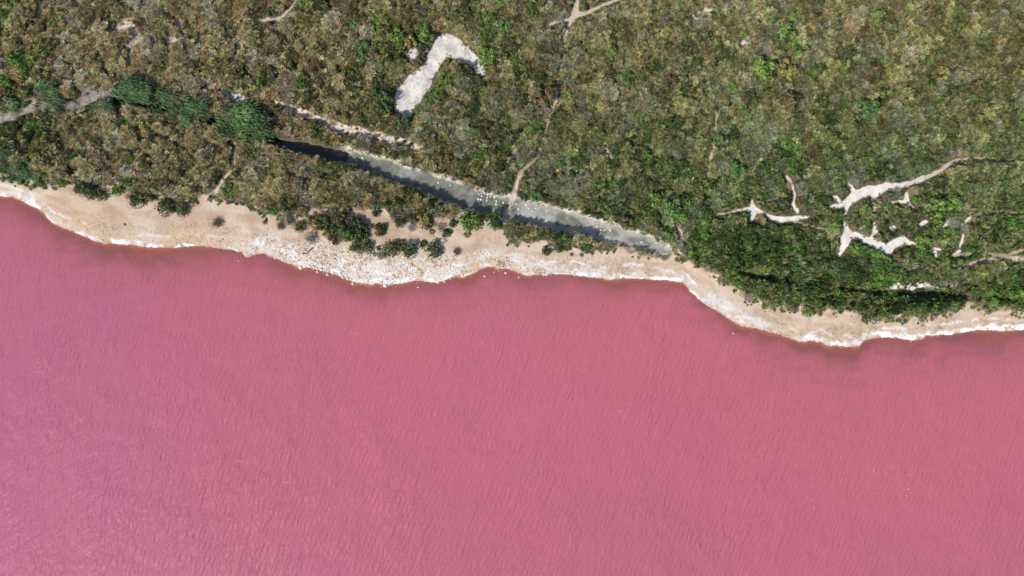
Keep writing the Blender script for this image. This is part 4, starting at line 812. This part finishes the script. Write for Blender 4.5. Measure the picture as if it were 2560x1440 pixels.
# ------------------------------------------------------------------ countable stones
SM = [stone('boulder', np.random.default_rng(50 + i), m_stone, 2) for i in range(5)]
def rock(px_, py_, r_, label, group, col=(.66, .62, .55), name='boulder'):
    x_, y_ = to_m(px_, py_); zz = max(float(ground_z(np.array([x_]), np.array([y_]))[0]), -.05)
    o = link(bpy.data.objects.new(name, SM[r2.integers(0, 5)])); s = r_ * S
    o.location = (x_, y_, zz + s * .28); o.scale = (s * r2.uniform(.9, 1.15), s * r2.uniform(.85, 1.05), s * r2.uniform(.8, 1.1)); o.rotation_euler = (r2.normal(0, .2), r2.normal(0, .2), r2.random() * 6.28)
    o.color = (*np.clip(np.array(col) * r2.uniform(.9, 1.1), 0, .85), 1); tag(o, label, 'rock', group); return o
W = (.74, .72, .68)
for a in [
 (961,713,5,'white boulder at the lowest tip of the beach, half in the water',W),(816,686,5,'pale boulder at the water edge left of the lowest beach tip'),(850,685,4,'white boulder on the water edge right of the pale one',W),(831,682,4,'white boulder between two others on the rubble edge'),
 (854,692,4,'boulder just below the white one on the rubble edge'),(867,696,4,'boulder at the waterline where the rubble bends down'),(879,709,3.5,'cream boulder in the water left of the lowest beach tip'),(952,706,4.2,'boulder left of the white one at the lowest beach tip'),
 (1044,718,3,'lone stone in the water below the middle beach row',(.55,.40,.32)),(790,679,3.4,'stone standing alone in the water off the rubble edge'),(800,673,3.6,'stone on the rubble edge beside the lone water stone'),(1211,690,3.6,'pinkish stone in the water below the ochre patch',(.62,.45,.36)),
 (1264,682,3.2,'stone in shallow water below the pale slab'),(1297,693,2.8,'small stone in the water below the pale rubble'),(1257,669,3.6,'cream stone on the waterline at the foot of the pale slab'),(1235,680,2.6,'small brown stone in shallow water',(.42,.28,.2)),
 (2322,793,6,'large tan boulder at the foot of the hedge on the right beach',(.60,.46,.34)),(592,651,2.6,'small stone in the water off the left beach point',(.5,.33,.27)),(542,627,2.6,'small dark stone in the water off the left beach',(.3,.18,.14)),(1837,834,2.6,'small pale stone in the water off the right beach'),
 (748,669,4.2,'white boulder at the water below the standing person',W),(770,665,4,'white boulder at the water right of the one below the person',W),(2061,33,3.6,'bluish white stone in the scrub near the top border',(.62,.66,.74)),(1205,12,2.6,'pale stone in the scrub near the top middle'),
 (685,644,3.4,'cream stone on the point left of the person'),(703,650,3.2,'cream stone at the waterline left of the person'),(1110,704,3,'stone at the water end of the white rim'),(1095,706,3,'stone left of the water end of the white rim'),(880,372,5,'pale boulder on the rim of the dark ditch water',(.5,.42,.34)),(857,362,4,'pale stone left of the boulder over the dark ditch water'),(2235,716,5,'chalk block on the left of the pale bank above the right ditch',W),(2300,713,6,'chalk block on the right of the pale bank above the right ditch',W)]:
    rock(a[0], a[1], a[2], a[3], 'boulders along the shore and banks', a[4] if len(a) > 4 else (.64, .56, .47))
CS = [(1195,497,3,'leftmost of the three large white stones in a row'),(1202,498,2.8,'middle of the three large white stones in a row'),(1217,501,3,'rightmost and lowest of the three large white stones'),(1204,489,2.6,'white stone above the middle one of the three'),(1197,485,2.4,'white stone at the upper left of the stone cluster'),(1203,483,2.2,'small white stone at the top left of the cluster'),
 (1219,486,2.8,'white stone at the top of the cluster'),(1218,493,2.6,'white stone in the centre of the cluster'),(1226,491,2.4,'white stone right of the centre of the cluster'),(1236,492,2.8,'cream stone at the right of the cluster'),(1230,483,2.4,'white stone at the upper right of the cluster'),(1236,484,2.2,'small stone at the top right of the cluster'),(1211,482,2,'small stone on the top edge of the cluster'),
 (1205,464,2.4,'lone stone near the upper bank left of the footpath'),(1213,459,2.6,'lone stone against the upper bank left of the footpath'),(1258,506,3,'cream stone beside the left edge of the footpath'),(1241,502,2.8,'pinkish stone left of the footpath'),(1240,510,2.6,'stone below the pinkish one left of the footpath'),(1272,487,3,'stone at the path edge by the upper bank'),
 (1297,522,3,'white stone just right of the footpath'),(1291,509,2.4,'stone right of the footpath near the upper bank'),(1316,511,2.4,'stone further right of the footpath'),(1322,520,2.4,'stone in the middle of the bed right of the footpath'),(1340,520,2.4,'white stone right of the mid bed one'),(1367,527,2.2,'small white stone in the pale stretch'),(1331,527,2.2,'dark shaded stone low in the bed right of the footpath'),
 (1494,566,2.2,'small white stone in the right stretch, uppermost'),(1502,574,2.2,'small white stone in the right stretch, below the uppermost'),(1512,575,2.4,'white stone in the middle of the right stretch'),(1526,576,2.6,'white stone right in the right stretch'),(1605,605,3,'white stone alone near the right end'),(1642,607,2.8,'white stone at the very right end'),(1095,456,2.2,'small white stone in the left stretch'),(1125,463,2.2,'white stone in the left stretch right of a like one'),(905,394,3,'white stone near the dark left end')]
for a, b, c, l in CS: rock(a, b, c, l + ' on the dry ditch bed' if 'ditch' not in l else l, 'stones on the dry ditch bed', (.70, .72, .70), 'stone')

# ------------------------------------------------------------------ poles, post
def tube(name, p, q, r0, r1, mat, seg=7):
    p, q = Vector(p), Vector(q); d = (q - p).normalized(); u = d.orthogonal().normalized(); v = d.cross(u)
    V = []
    for c, r_ in ((p, r0), ((p + q) / 2 + u * .02, (r0 + r1) / 2), (q, r1)):
        V += [tuple(c + r_ * (math.cos(k * 6.283 / seg) * u + math.sin(k * 6.283 / seg) * v)) for k in range(seg)]
    f = [[j * seg + k, j * seg + (k + 1) % seg, (j + 1) * seg + (k + 1) % seg, (j + 1) * seg + k] for j in (0, 1) for k in range(seg)]
    me = bpy.data.meshes.new(name); me.from_pydata(V, [], f + [list(range(seg))[::-1], list(range(2 * seg, 3 * seg))]); me.materials.append(mat); return link(bpy.data.objects.new(name, me))
m_drift, nt, bs = nodes_of('bleached_wood'); nz = noise(nt, 6, 3); rmp = N(nt, 'ShaderNodeValToRGB'); rmp.color_ramp.elements[0].color = (.42, .37, .31, 1); rmp.color_ramp.elements[1].color = (.72, .68, .6, 1)
nt.links.new(nz.outputs[0], rmp.inputs[0]); nt.links.new(rmp.outputs[0], bs.inputs['Base Color']); bs.inputs['Roughness'].default_value = .85
m_dark, nt, bs = nodes_of('dark_wood'); bs.inputs['Base Color'].default_value = (.05, .04, .035, 1)
def lay(name, a, b, rr, mat, label, cat, dz=(.12, .12)):
    p = to_m(*a); q = to_m(*b); z0 = float(ground_z(np.array([p[0]]), np.array([p[1]]))[0]); z1 = float(ground_z(np.array([q[0]]), np.array([q[1]]))[0])
    tag(tube(name, (*p, z0 + dz[0]), (*q, z1 + dz[1]), rr, rr * .6, mat), label, cat)
lay('driftwood_pole', (1264, 514), (1260, 531), .06, m_drift, 'thin bleached pole lying in the ditch just left of the footpath', 'pole')
lay('driftwood_stick', (1378, 540), (1392, 538), .06, m_drift, 'short bleached stick lying in the right stretch of the ditch', 'stick')
lay('driftwood_branch', (668, 571), (664, 577), .09, m_drift, 'short pale piece of wood on the sand below the tiny dark shrub', 'stick')
lay('fallen_stick', (1082, 591), (1088, 594), .06, m_drift, 'pale stick on the trodden sand right of the middle beach', 'stick')
lay('wooden_post', (1252.5, 571), (1252.5, 567), .13, m_dark, 'short dark post at the beach end of the footpath', 'post', (.02, .75))

# ------------------------------------------------------------------ the person on the beach
def mat_flat(name, c, r_=.8):
    m, nt, bs = nodes_of(name); nz = noise(nt, 30, 2); f = mathn(nt, 'ADD', mathn(nt, 'MULTIPLY', nz.outputs[0], .25), .87)
    rgb = N(nt, 'ShaderNodeRGB'); rgb.outputs[0].default_value = (*c, 1); nt.links.new(vscale(nt, rgb.outputs[0], f), bs.inputs['Base Color']); bs.inputs['Roughness'].default_value = r_; return m
def skin(name, V, E, R_, mat, parent, root=0, sub=1):
    me = bpy.data.meshes.new(name); me.from_pydata(V, E, []); o = link(bpy.data.objects.new(name, me), parent)
    md = o.modifiers.new('skin', 'SKIN'); md.use_smooth_shade = True
    for i, sv_ in enumerate(me.skin_vertices[0].data):
        r_ = R_[i]; sv_.radius = r_ if isinstance(r_, tuple) else (r_, r_); sv_.use_root = (i == root)
    s_ = o.modifiers.new('subd', 'SUBSURF'); s_.levels = s_.render_levels = sub; me.materials.append(mat); return o
pxp, pyp = to_m(763, 634.5)
per = link(bpy.data.objects.new('person', None)); per.location = (pxp, pyp, float(ground_z(np.array([pxp]), np.array([pyp]))[0]) - .02); per.rotation_euler = (0, 0, math.radians(200))
tag(per, 'person in a teal top and white shorts on the pale beach, arms raised', 'person')
m_sk, m_te, m_wh, m_ha = mat_flat('skin_tone', (.45, .27, .19), .6), mat_flat('teal_cloth', (.07, .30, .30)), mat_flat('white_cloth', (.75, .78, .80)), mat_flat('dark_hair', (.04, .028, .02), .6)
V = [(0,0,.93),(0,0,1.12),(0,-.01,1.34),(0,0,1.48),(0,-.01,1.56),(0,-.03,1.66)]; R_ = [(.15,.11),(.13,.095),(.16,.10),(.055,.055),(.075,.09),(.078,.095)]
E = [(0,1),(1,2),(2,3),(3,4),(4,5)]
for s in (-1, 1):
    k = len(V)
    V += [(s*.10,0,.86),(s*.13,-.01,.50),(s*.15,.02,.09),(s*.16,-.05,.04),(s*.17,-.16,.03)]; R_ += [.088,.058,.04,.038,.028]
    E += [(0,k),(k,k+1),(k+1,k+2),(k+2,k+3),(k+3,k+4)]
    k = len(V)
    V += [(s*.19,0,1.40),(s*.38,-.02,1.60),(s*.22,-.04,1.83),(s*.17,-.05,1.91)]; R_ += [.055,.042,.03,.034]
    E += [(2,k),(k,k+1),(k+1,k+2),(k+2,k+3)]
    for j in range(5):
        kk = len(V); dx = (j - 2) * .017; ln = (.045, .07, .08, .075, .06)[j]
        if j == 0: dx = -s * .045; V += [(s*.17+dx*.6,-.06,1.92),(s*.17+dx,-.07,1.95)]
        else: V += [(s*.17+dx,-.055,1.96),(s*.17+dx,-.065,1.96+ln)]
        R_ += [.010,.008]; E += [(k+3,kk),(kk,kk+1)]
skin('body', V, E, R_, m_sk, per, 0, 2)
def shell(name, V, E, R_, mat): return skin(name, V, E, R_, mat, per, 0, 2)
shell('top', [(0,0,1.0),(0,-.005,1.18),(0,-.01,1.36),(-.20,0,1.41),(.20,0,1.41),(-.29,-.01,1.51),(.29,-.01,1.51)], [(0,1),(1,2),(2,3),(2,4),(3,5),(4,6)], [(.165,.125),(.15,.11),(.18,.12),.07,.07,.06,.06], m_te)
shell('shorts', [(0,0,.97),(0,0,.88),(-.10,0,.80),(.10,0,.80),(-.125,0,.58),(.125,0,.58)], [(0,1),(1,2),(1,3),(2,4),(3,5)], [(.16,.12),(.165,.13),.11,.11,.10,.10], m_wh)
shell('hair', [(0,.02,1.62),(0,0,1.70),(0,.05,1.55)], [(0,1),(0,2)], [(.088,.10),(.088,.10),(.06,.05)], m_ha)
def bead(name, c, r_, mat, sy=1.0, sz=1.0):
    me = stone(name, np.random.default_rng(1), mat, 1)
    o = link(bpy.data.objects.new(name, me), per); o.location = c; o.scale = (r_, r_ * sy, r_ * sz * 1.6)
for s in (-1, 1):
    bead('eye', (s*.032, -.118, 1.615), .010, m_ha); bead('ear', (s*.082, -.01, 1.60), .014, m_sk, 1.6, 1.8); bead('shoe', (s*.165, -.07, .035), .055, m_wh, 2.2, .7)
bead('nose', (0, -.125, 1.59), .013, m_sk, 1.3, 1.5); bead('mouth', (0, -.112, 1.55), .022, mat_flat('lips', (.4, .14, .12)), .4, .4)
